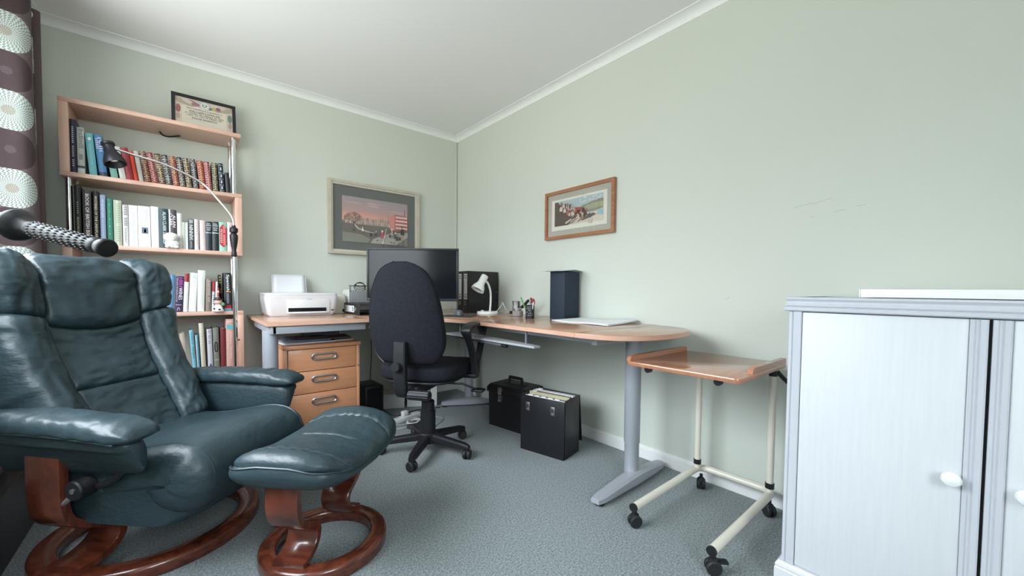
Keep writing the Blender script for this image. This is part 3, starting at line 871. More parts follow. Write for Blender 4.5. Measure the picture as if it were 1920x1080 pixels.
# winter street scene on the back wall
aw, ah = .525, .345
rs = random.Random(3)
art = []
sky = [mixl((.23, .19, .20), (.30, .20, .20), t / 6) for t in range(7)] + [mixl((.34, .20, .18), (.62, .25, .17), t / 5) for t in range(6)]
for k, c in enumerate(sky):
    art.append((c, rect(-aw / 2, aw / 2, ah / 2 - ah * .55 * (k + 1) / 13 - .0005, ah / 2 - ah * .55 * k / 13)))
for k in range(9):
    art.append((mixl((.24, .20, .21), (.36, .24, .22), rs.random()), ell(rs.uniform(-.2, .2), rs.uniform(.06, .15), rs.uniform(.03, .09), rs.uniform(.004, .010))))
art.append(((.12, .105, .10), rect(-aw / 2, aw / 2, -ah / 2, -.012)))
for k in range(20):        # far rooftops
    u = -.25 + k * .021
    art.append((mixl((.20, .16, .15), (.34, .24, .21), rs.random()), [(u, -.02), (u + .02, -.02), (u + .02, .006 + rs.random() * .02), (u + .01, .018 + rs.random() * .02), (u, .006 + rs.random() * .015)]))
for k in range(26):
    u = -.24 + k * .016
    art.append((mixl((.26, .17, .15), (.45, .36, .32), rs.random()), rect(u, u + .011, -.036, -.012 + rs.random() * .008)))
for u in (.03, .05, .09):
    art.append(((.24, .16, .15), rect(u, u + .003, .0, .05 + rs.random() * .02)))
art.append(((.10, .085, .075), [(-aw / 2, -.03), (-.18, -.034), (.1, -.032), (aw / 2, -.06), (aw / 2, -ah / 2), (-aw / 2, -ah / 2)]))
art.append(((.33, .29, .26), [(-.185, -.032), (-.17, -.032), (-.14, -.062), (-.06, -.082), (.0, -.088), (-.0, -.094), (-.08, -.088), (-.15, -.07)]))
art.append(((.27, .25, .225), [(.0, -.125), (.10, -.085), (.18, -.072), (aw / 2, -.062), (aw / 2, -.10), (.20, -.172), (-.05, -.172), (-.03, -.14)]))
art.append(((.15, .15, .12), [(-aw / 2, -.10), (-.12, -.11), (-.05, -.14), (-.07, -.172), (-aw / 2, -.172)]))
art.append(((.13, .12, .11), [(.16, -.172), (aw / 2, -.10), (aw / 2, -.172)]))
art.append(((.42, .17, .15), [(.105, -.045), (.15, -.055), (.15, .075), (.105, .06)]))
art.append(((.27, .065, .065), [(.15, -.055), (aw / 2, -.045), (aw / 2, .068), (.15, .075)]))
art.append(((.20, .06, .06), rect(.232, .238, .068, .125)))
for r_ in range(4):
    for c_ in range(8):
        u = .158 + c_ * .0128
        v = .048 - r_ * .029
        art.append(((.62, .52, .46), rect(u, u + .008, v, v + .015)))
art.append(((.07, .055, .05), [(-.20, -.088), (-.185, -.07), (-.182, -.02), (-.176, -.02), (-.172, -.07), (-.158, -.09)]))
def branch(u, v, a, ln, w, lv):
    u2, v2 = u + ln * math.cos(a), v + ln * math.sin(a)
    nx, ny = -math.sin(a) * w, math.cos(a) * w
    art.append(((.075, .058, .052), [(u - nx, v - ny), (u2 - nx * .6, v2 - ny * .6), (u2 + nx * .6, v2 + ny * .6), (u + nx, v + ny)]))
    if lv:
        for da in (-.55, .1, .6):
            branch(u2, v2, a + da + rs.uniform(-.2, .2), ln * .68, w * .6, lv - 1)
for a_ in (.75, 1.3, 1.9, 2.5):
    branch(-.179, -.03, a_, .036, .0022, 3)
def fig(u, v, s, body, hat):
    art.append((body, [(u - .007 * s, v), (u + .007 * s, v), (u + .004 * s, v + .022 * s), (u - .004 * s, v + .022 * s)]))
    art.append(((.42, .30, .25), ell(u, v + .025 * s, .0033 * s, .004 * s, 8)))
    art.append((hat, ell(u, v + .029 * s, .0045 * s, .0025 * s, 8)))
for u, v, s, bd, ht in [(-.115, -.085, 1, (.55, .50, .46), (.5, .46, .42)), (-.05, -.12, 1.3, (.04, .04, .045), (.04, .04, .04)), (-.01, -.115, 1.3, (.05, .05, .055), (.3, .28, .26)), (.04, -.125, 1.9, (.30, .06, .07), (.5, .46, .42)), (.105, -.115, 1.3, (.05, .05, .05), (.05, .05, .05)),
                        (.12, -.10, 1.7, (.22, .2, .18), (.5, .45, .4)), (.15, -.12, 1.6, (.06, .06, .06), (.4, .37, .33)), (.165, -.135, 1.5, (.04, .04, .04), (.04, .04, .04)), (.19, -.13, 1.2, (.05, .045, .04), (.3, .26, .22)), (.21, -.085, 2.2, (.035, .035, .04), (.03, .03, .03))]:
    fig(u, v, s, bd, ht)
for u, v in [(.0, -.152), (.05, -.145), (.115, -.158), (.14, -.16)]:
    art.append(((.04, .035, .03), [(u - .007, v), (u + .007, v), (u + .007, v + .006), (u - .007, v + .006)]))
art.append(((.62, .58, .52), [(.04, -.172), (.044, -.172), (.076, -.045), (.074, -.045)]))
art = [(tuple(min(1., x * 1.6) for x in c), q) for c, q in art]
FRAMEB = mat('pale_gilt_frame', (.52, .47, .38), .38, .25, col2=(.60, .55, .46), nscale=20)
wall_picture('street_scene_picture', 'large pale gilt framed winter street print on the back wall', .727, .5515, (-.758, -.003, 1.1857), 0, .020, .03, FRAMEB,
             [('mount', .03, (.125, .13, .127))], (aw, ah, art, .27), (.014, mat('pale_liner', (.66, .60, .50), .5)))
# harbour print on the right wall
aw, ah = .40, .162
rs = random.Random(5)
art = [((.40, .48, .50), rect(-aw / 2, aw / 2, -ah / 2, ah / 2))]
for k in range(16):
    art.append(((.60, .64, .66), ell(rs.uniform(.02, .19), rs.uniform(.045, .075), rs.uniform(.004, .012), rs.uniform(.002, .005), 8)))
art.append(((.24, .25, .17), [(-.02, .012), (.06, .03), (.13, .045), (aw / 2, .05), (aw / 2, -.02), (-.02, -.02)]))
art.append(((.33, .34, .22), [(.03, .015), (.12, .03), (aw / 2, .03), (aw / 2, .0), (.05, -.005)]))
art.append(((.09, .05, .045), [(-aw / 2, -ah / 2), (-aw / 2, .078), (-.17, .078), (-.15, .055), (-.10, .06), (-.07, .04), (-.02, .02), (.05, -.01), (.1, -.045), (-.02, -.06), (-.08, -ah / 2)]))
art.append(((.62, .56, .47), [(-.06, -ah / 2), (.0, -.06), (.08, -.05), (.12, -.025), (aw / 2, -.01), (aw / 2, -ah / 2)]))
art.append(((.30, .44, .54), [(.15, -.045), (.16, -.02), (aw / 2, -.015), (aw / 2, -.052)]))
HC = [(.56, .46, .37), (.62, .55, .45), (.09, .05, .045), (.33, .11, .085), (.18, .12, .10), (.50, .36, .29), (.10, .07, .06)]
for k in range(46):
    t = rs.random()
    u = -.15 + .26 * t
    v = .04 - .085 * t + rs.uniform(-.045, .025)
    s = rs.uniform(.006, .014)
    art.append((rs.choice(HC), [(u - s, v - s), (u + s, v - s), (u + s, v + s * .6), (u, v + s * 1.6), (u - s, v + s * .6)]))
for u, v in [(-.11, .06), (-.09, .055), (-.075, .05), (-.05, .045), (-.035, .04)]:
    art.append(((.50, .42, .36), [(u - .006, v - .03), (u + .006, v - .03), (u, v + .02)]))
for u, v, s in [(.0, .012, .018), (.025, .008, .016), (-.01, -.005, .014)]:
    art.append(((.36, .075, .06), [(u - s, v - s * .5), (u + s, v - s * .5), (u + s * .7, v + s * .5), (u - s * .7, v + s * .5)]))
for k in range(14):
    u = rs.uniform(-.15, .04)
    art.append((rs.choice([(.09, .06, .05), (.62, .58, .5), (.3, .22, .17)]), [(u, -.05 - .03 * rs.random()), (u + .05, -.045), (u + .052, -.05), (u + .003, -.075)]))
art += [((.12, .10, .09), [(.05, -.052), (.13, -.03), (.15, -.042), (.06, -.066)]), ((.62, .60, .54), [(.02, -.07), (.15, -.058), (.15, -.062), (.02, -.075)])]
FRAMER = mat('brown_frame', (.30, .115, .05), .35, col2=(.38, .16, .075), nscale=6, stretch=(1, 12, 12), coat=.2)
wall_picture('harbour_picture', 'small brown framed harbour village print on the right wall', .569, .318, (-.003, -1.459, 1.2674), -PI / 2, .020, .022, FRAMER,
             [('mount', .018, (.42, .405, .345)), ('inner_mount', .057, (.70, .68, .60))], (aw, ah, art, .166))

# ================================================================ corner desk
ZD = .747
dk = thing('corner_desk', 'large L shaped beech corner desk with grey metal legs', 'desk', (0, 0, 0))
def slab(name, poly, z0, z1, m, parent, bev=.003):
    bm = bmesh.new()
    vs = [bm.verts.new((x, y, z0)) for x, y in poly]
    f = bm.faces.new(vs)
    r = bmesh.ops.extrude_face_region(bm, geom=[f])
    for v in r['geom']:
        if isinstance(v, bmesh.types.BMVert):
            v.co.z = z1
    bmesh.ops.recalc_face_normals(bm, faces=bm.faces)
    ed = [e for e in bm.edges if abs(e.verts[0].co.z - e.verts[1].co.z) < 1e-6]
    bmesh.ops.bevel(bm, geom=ed, offset=bev, segments=2, profile=.5, affect='EDGES')
    me = bpy.data.meshes.new(name)
    bm.to_mesh(me); bm.free()
    return finish(name, me, m, parent, 30)
g = .0012
EDGE = mat('desk_edging', (.58, .33, .24), .4, col2=(.64, .39, .29), nscale=6, coat=.1)
def edge_band(poly):
    """beech edging strip let into the outline of a desktop panel"""
    n = len(poly)
    ar = sum(poly[i][0] * poly[(i + 1) % n][1] - poly[(i + 1) % n][0] * poly[i][1] for i in range(n))
    sg = 1 if ar > 0 else -1
    off = []
    for i in range(n):
        a, p, c = Vector(poly[i - 1]), Vector(poly[i]), Vector(poly[(i + 1) % n])
        d1 = (p - a).normalized(); d2 = (c - p).normalized()
        nn = (Vector((d1.y, -d1.x)) + Vector((d2.y, -d2.x))).normalized() * sg
        k = 1 / max(.4, nn.dot(Vector((d2.y, -d2.x)) * sg))
        off.append((p + nn * .0007 * k, p - nn * .002 * k))
    v = []
    for o_, i_ in off:
        v += [(o_.x, o_.y, ZD - .0195), (o_.x, o_.y, ZD - .0022), (i_.x, i_.y, ZD - .0022), (i_.x, i_.y, ZD - .0195)]
    f = [(4 * i + j, 4 * ((i + 1) % n) + j, 4 * ((i + 1) % n) + (j + 1) % 4, 4 * i + (j + 1) % 4) for i in range(n) for j in range(4)]
    return MB().add(v, f).build('edge_band', EDGE, dk, 30)
P1 = [(-1.63, -.81), (-1.10 - g, -.81), (-1.10 - g, -.012), (-1.63, -.012)]
edge_band(P1)
slab('desktop_panel', P1, ZD - .022, ZD, mat('desk_beech_x', (.44, .24, .15), .22, col2=(.485, .27, .172), nscale=4, stretch=(1, 14, 14), ramp=(.3, .7), coat=.25), dk)
cur = spline([(-.69, -1.256, 0), (-.705, -1.16, 0), (-.745, -1.06, 0), (-.83, -.935, 0), (-.95, -.845, 0), (-1.10, -.81, 0)], 5)
P2 = [(-.012, -.012), (-1.10, -.012)] + [(p.x, p.y) for p in reversed(cur)] + [(-.012, -1.256 + g)]
edge_band(P2)
slab('desktop_panel', P2, ZD - .022, ZD, DESKTOP, dk)
P3 = [(-.69, -2.036 + g), (-.03, -2.036 + g), (-.03, -1.256 - g), (-.69, -1.256 - g)]
edge_band(P3)
slab('desktop_panel', P3, ZD - .022, ZD, DESKTOP, dk)
ee = []
for k in range(25):
    a = PI * k / 24
    c_, s_ = math.cos(a), math.sin(a)
    ee.append((-.365 + .325 * math.copysign(abs(c_) ** .82, c_), -2.036 - g - .277 * abs(s_) ** .82))
edge_band(list(reversed(ee)))
slab('desktop_panel', list(reversed(ee)), ZD - .022, ZD, DESKTOP, dk)
# rails
rbox('rail', -1.60, -1.12, -.785, -.755, .683, .723, GREYM, dk, .003)
rbox('rail', -1.612, -1.582, -.785, -.06, .683, .723, GREYM, dk, .003)
rbox('rail', -1.60, -.10, -.09, -.06, .690, .724, GREYD, dk, .003)
rbox('rail', -.56, -.53, -2.06, -1.15, .690, .724, GREYM, dk, .003)
rbox('rail', -.12, -.09, -2.06, -.30, .690, .724, GREYD, dk, .003)
rbox('rail', -.60, -.08, -2.085, -2.055, .690, .724, GREYM, dk, .003)
MB().tube([(-.33, -2.07, .70), (-.10, -2.22, .712)], .008, 8).build('brace', GREYM, dk)
def t_leg(x, y, foot, z1=.70, parent=dk):
    MB().lathe([(.0345, .045), (.0345, .19), (.0375, .195), (.0375, z1)], 24, (x, y, 0)).build('leg', GREYM, parent)
    # tapered foot beam
    (xa, ya), (xb, yb) = foot
    d = Vector((xb - xa, yb - ya, 0)); L = d.length; d.normalize(); n = Vector((-d.y, d.x, 0))
    b = MB()
    m_ = 14
    v = []
    for k in range(m_ + 1):
        t = k / m_
        p = Vector((xa, ya, 0)) + d * (L * t)
        e = abs(t - .56) / .56 if t < .56 else (t - .56) / .44
        w = .036 - .008 * e
        if k in (0, m_):
            w *= .72
        h = .062 - .024 * e ** 1.3
        for sx, zz in ((-1, .014), (-1, h - .008), (-.62, h), (.62, h), (1, h - .008), (1, .014)):
            q = p + n * (w * sx)
            v.append((q.x, q.y, zz))
    f = []
    for k in range(m_):
        for j in range(6):
            f.append((k * 6 + j, k * 6 + (j + 1) % 6, (k + 1) * 6 + (j + 1) % 6, (k + 1) * 6 + j))
    f += [tuple(range(6)), tuple(m_ * 6 + j for j in range(6))]
    ft = b.add(v, f).build('foot', GREYM, parent, 30)
    for t in (.06, .95):
        p = Vector((xa, ya, 0)) + d * (L * t)
        MB().lathe([(.021, 0), (.023, .004), (.023, .013), (.02, .016)], 18, (p.x, p.y, 0)).build('glide', RUBBER, ft)
t_leg(-.292, -2.065, ((-.615, -2.10), (-.045, -2.078)))
t_leg(-1.598, -.695, ((-1.598, -.80), (-1.598, -.14)))
t_leg(-.155, -.44, ((-.40, -.42), (-.04, -.60)))
MB().tube([(-1.598, -.737, .50), (-1.598, -.745, .50)], .007, 10).build('bolt', STEEL, dk)
# grey cable shelf slung under the right wing
MB().prism([(-.735, -1.05), (-.60, -1.05), (-.66, -1.80), (-.70, -1.80)], .652, .662).build('cable_shelf', mat('light_grey_metal', (.42, .44, .46), .45, .3), dk)
MB().tube([(-.70, -1.08, .640), (-.70, -1.56, .640)], .006, 8).build('shelf_rod', GREYD, dk)
MB().tube([(-.70, -1.56, .640), (-.70, -1.60, .640)], .009, 10).build('rod_end', BLACKP, dk)
for yy in (-1.1, -1.7):
    MB().tube([(-.66, yy, .66), (-.66, yy, .725)], .006, 8).build('shelf_hanger', GREYD, dk)
# ---------------------------------------------------------------- drawer unit
du = thing('drawer_unit', 'beech three drawer pedestal under the left wing of the desk', 'drawer unit', (-1.527, -.65, 0))
DW, DD, DH = .415, .44, .598
rbox('top_board', -.006, DW + .006, -.008, DD, DH - .022, DH, DRAWB, du, .003)
for x0 in (0, DW - .018):
    rbox('side_panel', x0, x0 + .018, .0, DD - .002, .05, DH - .022, mat('drawer_beech_v', (.58, .27, .145), .38, col2=(.65, .325, .185), nscale=4, stretch=(14, 14, 1.2), ramp=(.3, .7), coat=.2), du, .002)
MB().box(.018, DW - .018, DD - .012, DD - .004, .05, DH - .022).build('back_panel', DRAWB, du)
MB().box(.018, DW - .018, .02, DD - .012, .05, .066).build('bottom_panel', DRAWB, du)
zz = DH - .026
for hh in (.128, .128, .262):
    dr = bpy.data.objects.new('drawer', None)
    link(dr, du)
    rbox('drawer_front', .021, DW - .021, .002, .019, zz - hh + .002, zz, DRAWB, dr, .0015)
    MB().box(.03, DW - .03, .02, DD - .05, zz - hh + .012, zz - .03).build('drawer_box', mat('drawer_inside', (.4, .33, .27), .7), dr)
    hx, hz = DW / 2, zz - .045
    n_ = 10
    lp = []
    for k in range(n_ + 1):
        a = -PI / 2 + PI * k / n_
        lp.append((hx + .050 + .0155 * math.cos(a), -.007, hz + .0155 * math.sin(a)))
    for k in range(n_ + 1):
        a = PI / 2 + PI * k / n_
        lp.append((hx - .050 + .0155 * math.cos(a), -.007, hz + .0155 * math.sin(a)))
    MB().tube(lp, .0058, 8, closed=True).build('handle', STEEL, dr)
    for sx in (-.05, .05):
        MB().tube([(hx + sx, -.006, hz), (hx + sx, .004, hz)], .004, 8).build('handle_post', STEEL, dr)
    zz -= hh + .002
MB().lathe([(.006, 0), (.006, .002)], 12, (DW - .009, -.001, .45), Matrix.Rotation(PI / 2, 4, 'X')).build('lock', STEEL, du)
for sx, sy in ((.05, .06), (DW - .05, .06), (.05, DD - .06), (DW - .05, DD - .06)):
    MB().lathe([(.022, -.01), (.024, -.006), (.024, .006), (.022, .01)], 16, (sx, sy, .024), Matrix.Rotation(PI / 2, 4, 'X')).build('caster', BLACKP, du)
    MB().tube([(sx, sy, .03), (sx, sy, .052)], .006, 8).build('caster_stem', BLACKP, du)
# papers lying on the pedestal
zp = DH + .0005
PG = 'papers lying on the drawer pedestal'
pp = [((-1.385, -.57), .29, .24, .10, (.80, .80, .84), 'white papers at the front left of the drawer pedestal'), ((-1.375, -.55), .25, .20, -.06, (.20, .23, .33), 'dark blue magazine on the papers of the drawer pedestal'), ((-1.36, -.51), .20, .15, .14, (.06, .065, .09), 'black folder on the stack on the drawer pedestal'), ((-1.22, -.56), .18, .22, .05, (.62, .60, .58), 'light grey papers at the right of the drawer pedestal'), ((-1.21, -.54), .17, .20, -.1, (.05, .05, .055), 'black notebook on the right papers of the drawer pedestal')]
zl = [zp, zp + .009, zp + .017, zp, zp + .011]
for (xy, w_, d_, a_, c_, lab), z_ in zip(pp, zl):
    t_ = thing('paper_stack', lab, 'papers', (xy[0] + .0, xy[1] + .10, z_), a_, PG)
    n_ = 3
    for k in range(n_):
        cc = c_ if k < n_ - 1 else mixl(c_, (.75, .75, .78), .15)
        o = rbox('sheet', -w_ / 2 + .004 * k, w_ / 2 + .003 * k, -d_ / 2 - .003 * k, d_ / 2, .0025 * k, .0025 * k + .0024, pm(cc, .5), t_, .0005, 1)
bxg = thing('grey_box', 'flat grey box behind the papers on the drawer pedestal', 'box', (-1.26, -.31, DH))
rbox('body', -.10, .10, -.06, .06, .0005, .045, pm((.20, .20, .22)), bxg, .004)
rbox('lid', -.102, .102, -.062, .062, .045, .055, pm((.26, .26, .28)), bxg, .003)

# ================================================================ things on the left wing of the desk
pr = thing('printer', 'white inkjet printer with paper standing in its rear tray', 'printer', (-1.36, -.20, ZD))
def loft(name, secs, m, parent, ang=40):
    """secs: list of (z, [(x, y) ring]) with equal ring lengths"""
    n = len(secs[0][1])
    v = [(x, y, z) for z, ring in secs for x, y in ring]
    f = [(j * n + k, j * n + (k + 1) % n, (j + 1) * n + (k + 1) % n, (j + 1) * n + k) for j in range(len(secs) - 1) for k in range(n)]
    f += [tuple(range(n - 1, -1, -1)), tuple((len(secs) - 1) * n + k for k in range(n))]
    return MB().add(v, f).build(name, m, parent, ang)
def rrect(x0, x1, y0, y1, r, n=5):
    p = []
    for cx, cy, a0 in ((x1 - r, y1 - r, 0), (x0 + r, y1 - r, PI / 2), (x0 + r, y0 + r, PI), (x1 - r, y0 + r, 1.5 * PI)):
        for k in range(n + 1):
            a = a0 + PI / 2 * k / n
            p.append((cx + r * math.cos(a), cy + r * math.sin(a)))
    return p
loft('body', [(.001, rrect(-.185, .185, -.135, .13, .03)), (.02, rrect(-.20, .20, -.145, .14, .03)), (.10, rrect(-.212, .212, -.150, .145, .03)), (.128, rrect(-.214, .214, -.151, .146, .03)), (.131, rrect(-.210, .210, -.148, .143, .03))], PRW, pr)
loft('scanner_lid', [(.132, rrect(-.212, .212, -.149, .145, .03)), (.142, rrect(-.212, .212, -.149, .145, .03)), (.147, rrect(-.204, .204, -.142, .138, .028))], PRW, pr)
rbox('front_panel', -.095, .155, -.1535, -.1495, .018, .104, PRW, pr, .001)
MB().prism([(-.088, .028), (.135, .028), (.135, .052), (-.088, .052)], -.1542, -.1530, 'y').build('output_slot', BLACKG, pr)
rbox('output_lip', -.092, .138, -.160, -.150, .016, .027, PRW, pr, .003)
MB().box(.018, .045, -.1545, -.153, .106, .109).build('handle_notch', pm((.45, .45, .46)), pr)
rbox('ink_button', .166, .180, -.1535, -.1495, .030, .040, pm((.05, .05, .055)), pr, .001)
lettering('small_lettering', [('IIII IIIIII', .035, .004, frame_m((-.145, -.1518, .115), (1, 0, 0), (0, 0, 1)))], pm((.5, .5, .52)), pr)
MB().add([(-.135, .10, .14), (.075, .10, .14), (.075, .142, .265), (-.135, .142, .265), (-.135, .106, .138), (.075, .106, .138), (.075, .148, .263), (-.135, .148, .263)],
         [(0, 1, 2, 3), (4, 7, 6, 5), (0, 4, 5, 1), (1, 5, 6, 2), (2, 6, 7, 3), (3, 7, 4, 0)]).build('paper_tray', PRW, pr)
def sheet(u, v):
    return (-.128 + .19 * u + .004 * v, .094 + .046 * v + .003 * math.sin(u * 3), .14 + .128 * v)
sh_ = grid_mesh('paper', sheet, 8, 6, PAPER, pr)
sh_.modifiers.new('t', 'SOLIDIFY').thickness = .004
cbx = thing('speaker_box', 'cream plastic speaker box behind the printer', 'speaker', (-1.093, -.13, ZD))
loft('body', [(.001, rrect(-.05, .05, -.055, .055, .015)), (.12, rrect(-.048, .048, -.05, .05, .015)), (.135, rrect(-.04, .04, -.04, .045, .012))], mat('cream_plastic', (.56, .54, .46), .5), cbx)
MB().lathe([(.012, 0), (.012, .002), (.009, .0025)], 14, (.03, -.0545, .02), Matrix.Rotation(PI / 2, 4, 'X')).build('knob', BLACKP, cbx)
grb = thing('grey_router', 'grey and white boxy device with coiled black cable left of the monitor', 'router', (-.950, -.105, ZD))
loft('body', [(.001, rrect(-.065, .085, -.07, .07, .008)), (.15, rrect(-.065, .085, -.07, .07, .008)), (.165, rrect(-.05, .08, -.06, .06, .008))], pm((.22, .22, .23), .5), grb)
loft('side_cover', [(.001, rrect(-.078, -.0655, -.068, .07, .005)), (.155, rrect(-.078, -.0655, -.068, .07, .005)), (.17, rrect(-.074, -.0655, -.05, .05, .004))], pm((.62, .62, .58), .5), grb)
rbox('top_bracket', -.045, .075, -.03, .03, .195, .203, pm((.16, .16, .17)), grb, .002)
for sx in (-.042, .068):
    MB().tube([(sx, 0, .16), (sx, 0, .197)], .004, 8).build('bracket_post', pm((.16, .16, .17)), grb)
for k in range(3):
    MB().tube([(.015 + (.042 - .006 * k) * math.cos(a * PI / 10), -.035 - .004 * k, .190 + .008 * k + (.030 - .006 * k) * math.sin(a * PI / 10)) for a in range(20)], .0025, 6, closed=True).build('cable_coil', BLACKP, grb)
def lever_arch(name, label, loc, rotz, flat=False, group=None):
    """spine faces -x; stands on its short bottom edge; .075 x .285 x .315"""
    r = thing(name, label, 'binder', loc, rotz, group)
    if flat:
        r.rotation_euler = (PI / 2, 0, rotz)
    sw, dp, hh = .075, .285, .318
    rbox('spine', 0, .003, -sw / 2, sw / 2, 0, hh, BLACKL, r, .001)
    for sy in (-1, 1):
        rbox('cover_board', 0.001, dp, sy * sw / 2 - .0015, sy * sw / 2 + .0015, 0, hh, BLACKL, r, .0012)
    MB().box(.02, dp - .05, -sw / 2 + .006, sw / 2 - .03, .15, hh - .03).build('paper_block', PAPER, r, smooth=False)
    lb_ = MB().box(-.0012, -.0002, -.022, .022, hh - .215, hh - .02).build('spine_label', pm((.66, .66, .66)), r, smooth=False)
    for v in (hh - .04, hh - .055, hh - .18, hh - .195, hh - .205):
        MB().box(-.0016, -.0012, -.015, .015, v, v + .006).build('label_print', pm((.10, .10, .10)), lb_, smooth=False)
    MB().box(-.0016, -.0012, .016, .018, hh - .16, hh - .075).build('label_print', pm((.3, .3, .3)), lb_, smooth=False)
    MB().tube([(-.001, .011 * math.cos(a * PI / 10), .075 + .011 * math.sin(a * PI / 10)) for a in range(20)], .0022, 6, closed=True).build('finger_ring', CHROME, r)
    MB().lathe([(.0088, 0), (.0088, .001)], 16, (-.0002, 0, .075), Matrix.Rotation(-PI / 2, 4, 'Y')).build('finger_hole', pm((.01, .01, .01)), r)
    MB().lathe([(.003, 0), (.003, .001)], 10, (dp - .02, -sw / 2 - .0015, .16), Matrix.Rotation(PI / 2, 4, 'X')).build('rivet', CHROME, r)
    return r
GB = 'black lever arch binders on the desk'
lever_arch('lever_arch_binder', 'black lever arch binder standing nearer the wall behind the lamp', (-.300, -.528, ZD), 0, group=GB)
lever_arch('lever_arch_binder', 'black lever arch binder standing right behind the white lamp', (-.300, -.606, ZD), 0, group=GB)
fb = lever_arch('lever_arch_binder', 'black lever arch binder lying flat left of the monitor', (-1.065, -.515, ZD + .039), 0, group=GB)
fb.rotation_euler = (-PI / 2, 0, 0)

# ---------------------------------------------------------------- monitor
mo = thing('monitor', 'large black widescreen monitor behind the office chair', 'monitor', (-.762, -.672, ZD), -.690)
MWd, MHt = .612, .352
mz = .098
rbox('base', -.13, .13, -.09, .11, 0, .012, BLACKG, mo, .004)
rbox('stand_neck', -.035, .035, .035, .060, .01, .30, BLACKP, mo, .005)
rbox('back_shell', -MWd / 2 + .01, MWd / 2 - .01, .0, .036, mz + .01, mz + MHt - .01, BLACKP, mo, .012, 3)
bw_ = .0135
for (x0, x1, z0, z1) in ((-MWd / 2, MWd / 2, mz, mz + .017), (-MWd / 2, MWd / 2, mz + MHt - bw_, mz + MHt), (-MWd / 2, -MWd / 2 + bw_, mz + .017, mz + MHt - bw_), (MWd / 2 - bw_, MWd / 2, mz + .017, mz + MHt - bw_)):
    rbox('bezel', x0, x1, -.016, .004, z0, z1, BLACKP, mo, .0015)
MB().box(-MWd / 2 + bw_, MWd / 2 - bw_, -.012, -.004, mz + .017, mz + MHt - bw_).build('screen', SCREEN, mo, smooth=False)

# ---------------------------------------------------------------- right wing: lamp, mouse, pots, box, papers
dl = thing('desk_lamp', 'small white desk lamp with a tilted spot shade', 'desk lamp', (-.245, -.815, ZD), math.radians(176))
MB().lathe([(.0, 0), (.075, 0), (.078, .004), (.078, .016), (.074, .021), (.03, .023), (0, .023)], 32, cap=False).build('base', WHITEG, dl)
rbox('switch', .035, .055, -.006, .006, .021, .030, WHITEP, dl, .002)
st_ = spline([(-.02, 0, .02), (-.026, 0, .10), (-.022, 0, .17), (.000, 0, .225), (.030, 0, .25)], 6)
MB().tube(st_, .0075, 12).build('stem', WHITEG, dl)
hm = Matrix.Translation((.052, 0, .232)) @ Matrix.Rotation(math.radians(148), 4, 'Y')
MB().lathe([(.0, -.055), (.024, -.055), (.0265, -.050), (.0265, .005), (.030, .018), (.044, .042), (.050, .066), (.0485, .067), (.042, .044), (.026, .02), (.0, .018)], 28, mtx=hm, cap=False).build('shade', WHITEG, dl)
MB().lathe([(.0, .012), (.012, .016), (.022, .03), (.028, .046), (.024, .056), (.0, .060)], 20, mtx=hm, cap=False).build('bulb', mat('reflector_bulb', (.75, .75, .74), .15, .6), dl)
MB().tube(spline([(-.07, 0, .012), (-.10, .03, .06), (-.09, .06, .085), (-.11, .08, .03), (-.17, .07, .004), (-.21, .02, .004), (-.16, -.02, .004)], 6), .0022, 6).build('cord', WHITEP, dl)
mp_ = thing('mouse_mat', 'thin black mouse mat at the desk corner', 'mouse mat', (-.545, -.90, ZD), math.radians(-52))
slab('pad', rrect(-.115, .115, -.095, .095, .015), 0.0003, .003, mat('mat_cloth', (.03, .03, .034), .9), mp_, .0008)
ms = thing('computer_mouse', 'grey and black computer mouse on the mouse mat', 'mouse', (-.505, -.835, ZD + .003), math.radians(70))
def mousef(u, v):
    a = 2 * PI * u
    r_ = math.sin(PI / 2 * (1 - v)) ** .6
    return (.052 * math.cos(a) * r_, .030 * math.sin(a) * r_, .001 + .034 * math.sin(PI / 2 * v) ** .8 * (1 - .15 * math.cos(a) * r_))
grid_mesh('shell', mousef, 24, 8, mat('mouse_grey', (.09, .095, .11), .4), ms, closed_u=True, cap=True)
MB().lathe([(.008, -.003), (.009, 0), (.008, .003)], 14, (.028, 0, .028), Matrix.Rotation(PI / 2, 4, 'X')).build('wheel', RUBBER, ms)
pt = thing('milk_pot', 'small steel pot with a black handle and spout on the desk', 'pot', (-.165, -1.045, ZD))
MB().lathe([(.030, 0), (.032, .003), (.030, .03), (.027, .07), (.031, .098), (.034, .10), (.0325, .101), (.027, .095), (.025, .07), (.027, .008), (0, .006)], 24, cap=False).build('body', STEEL, pt)
MB().tube(spline([(.012, -.028, .05), (.025, -.055, .075), (.035, -.085, .105), (.036, -.115, .112)], 6), [.011] * 6 + [.010] * 7 + [.006] * 6, 10).build('handle', BLACKP, pt)
MB().lathe([(.012, 0), (.014, .006), (.012, .016), (.006, .02)], 14, (-.04, .01, .012)).build('knob', BLACKP, pt)
jr = thing('glass_jar', 'low glass jar with a steel lid beside the pen pot', 'jar', (-.225, -1.130, ZD))
MB().lathe([(0, .001), (.034, .001), (.037, .004), (.037, .034), (.034, .038), (.032, .036), (.034, .03), (.034, .006), (0, .005)], 24, cap=False).build('glass', mat('jar_glass', (.32, .29, .27), .15, coat=.5), jr)
MB().lathe([(.029, .036), (.030, .038), (.030, .052), (.027, .056), (0, .057)], 24, cap=False).build('lid', STEEL, jr)
pcup = thing('pen_pot', 'black pen pot with white mesh print holding pens and red scissors', 'pen pot', (-.275, -1.305, ZD))
PR = .0285
MB().lathe([(0, .0), (PR, .0), (PR, .082), (PR - .002, .084), (PR - .003, .082), (PR - .003, .004), (0, .004)], 28, cap=False).build('cup', mat('pot_black', (.012, .012, .014), .35), pcup)
b = MB()
rs = random.Random(11)
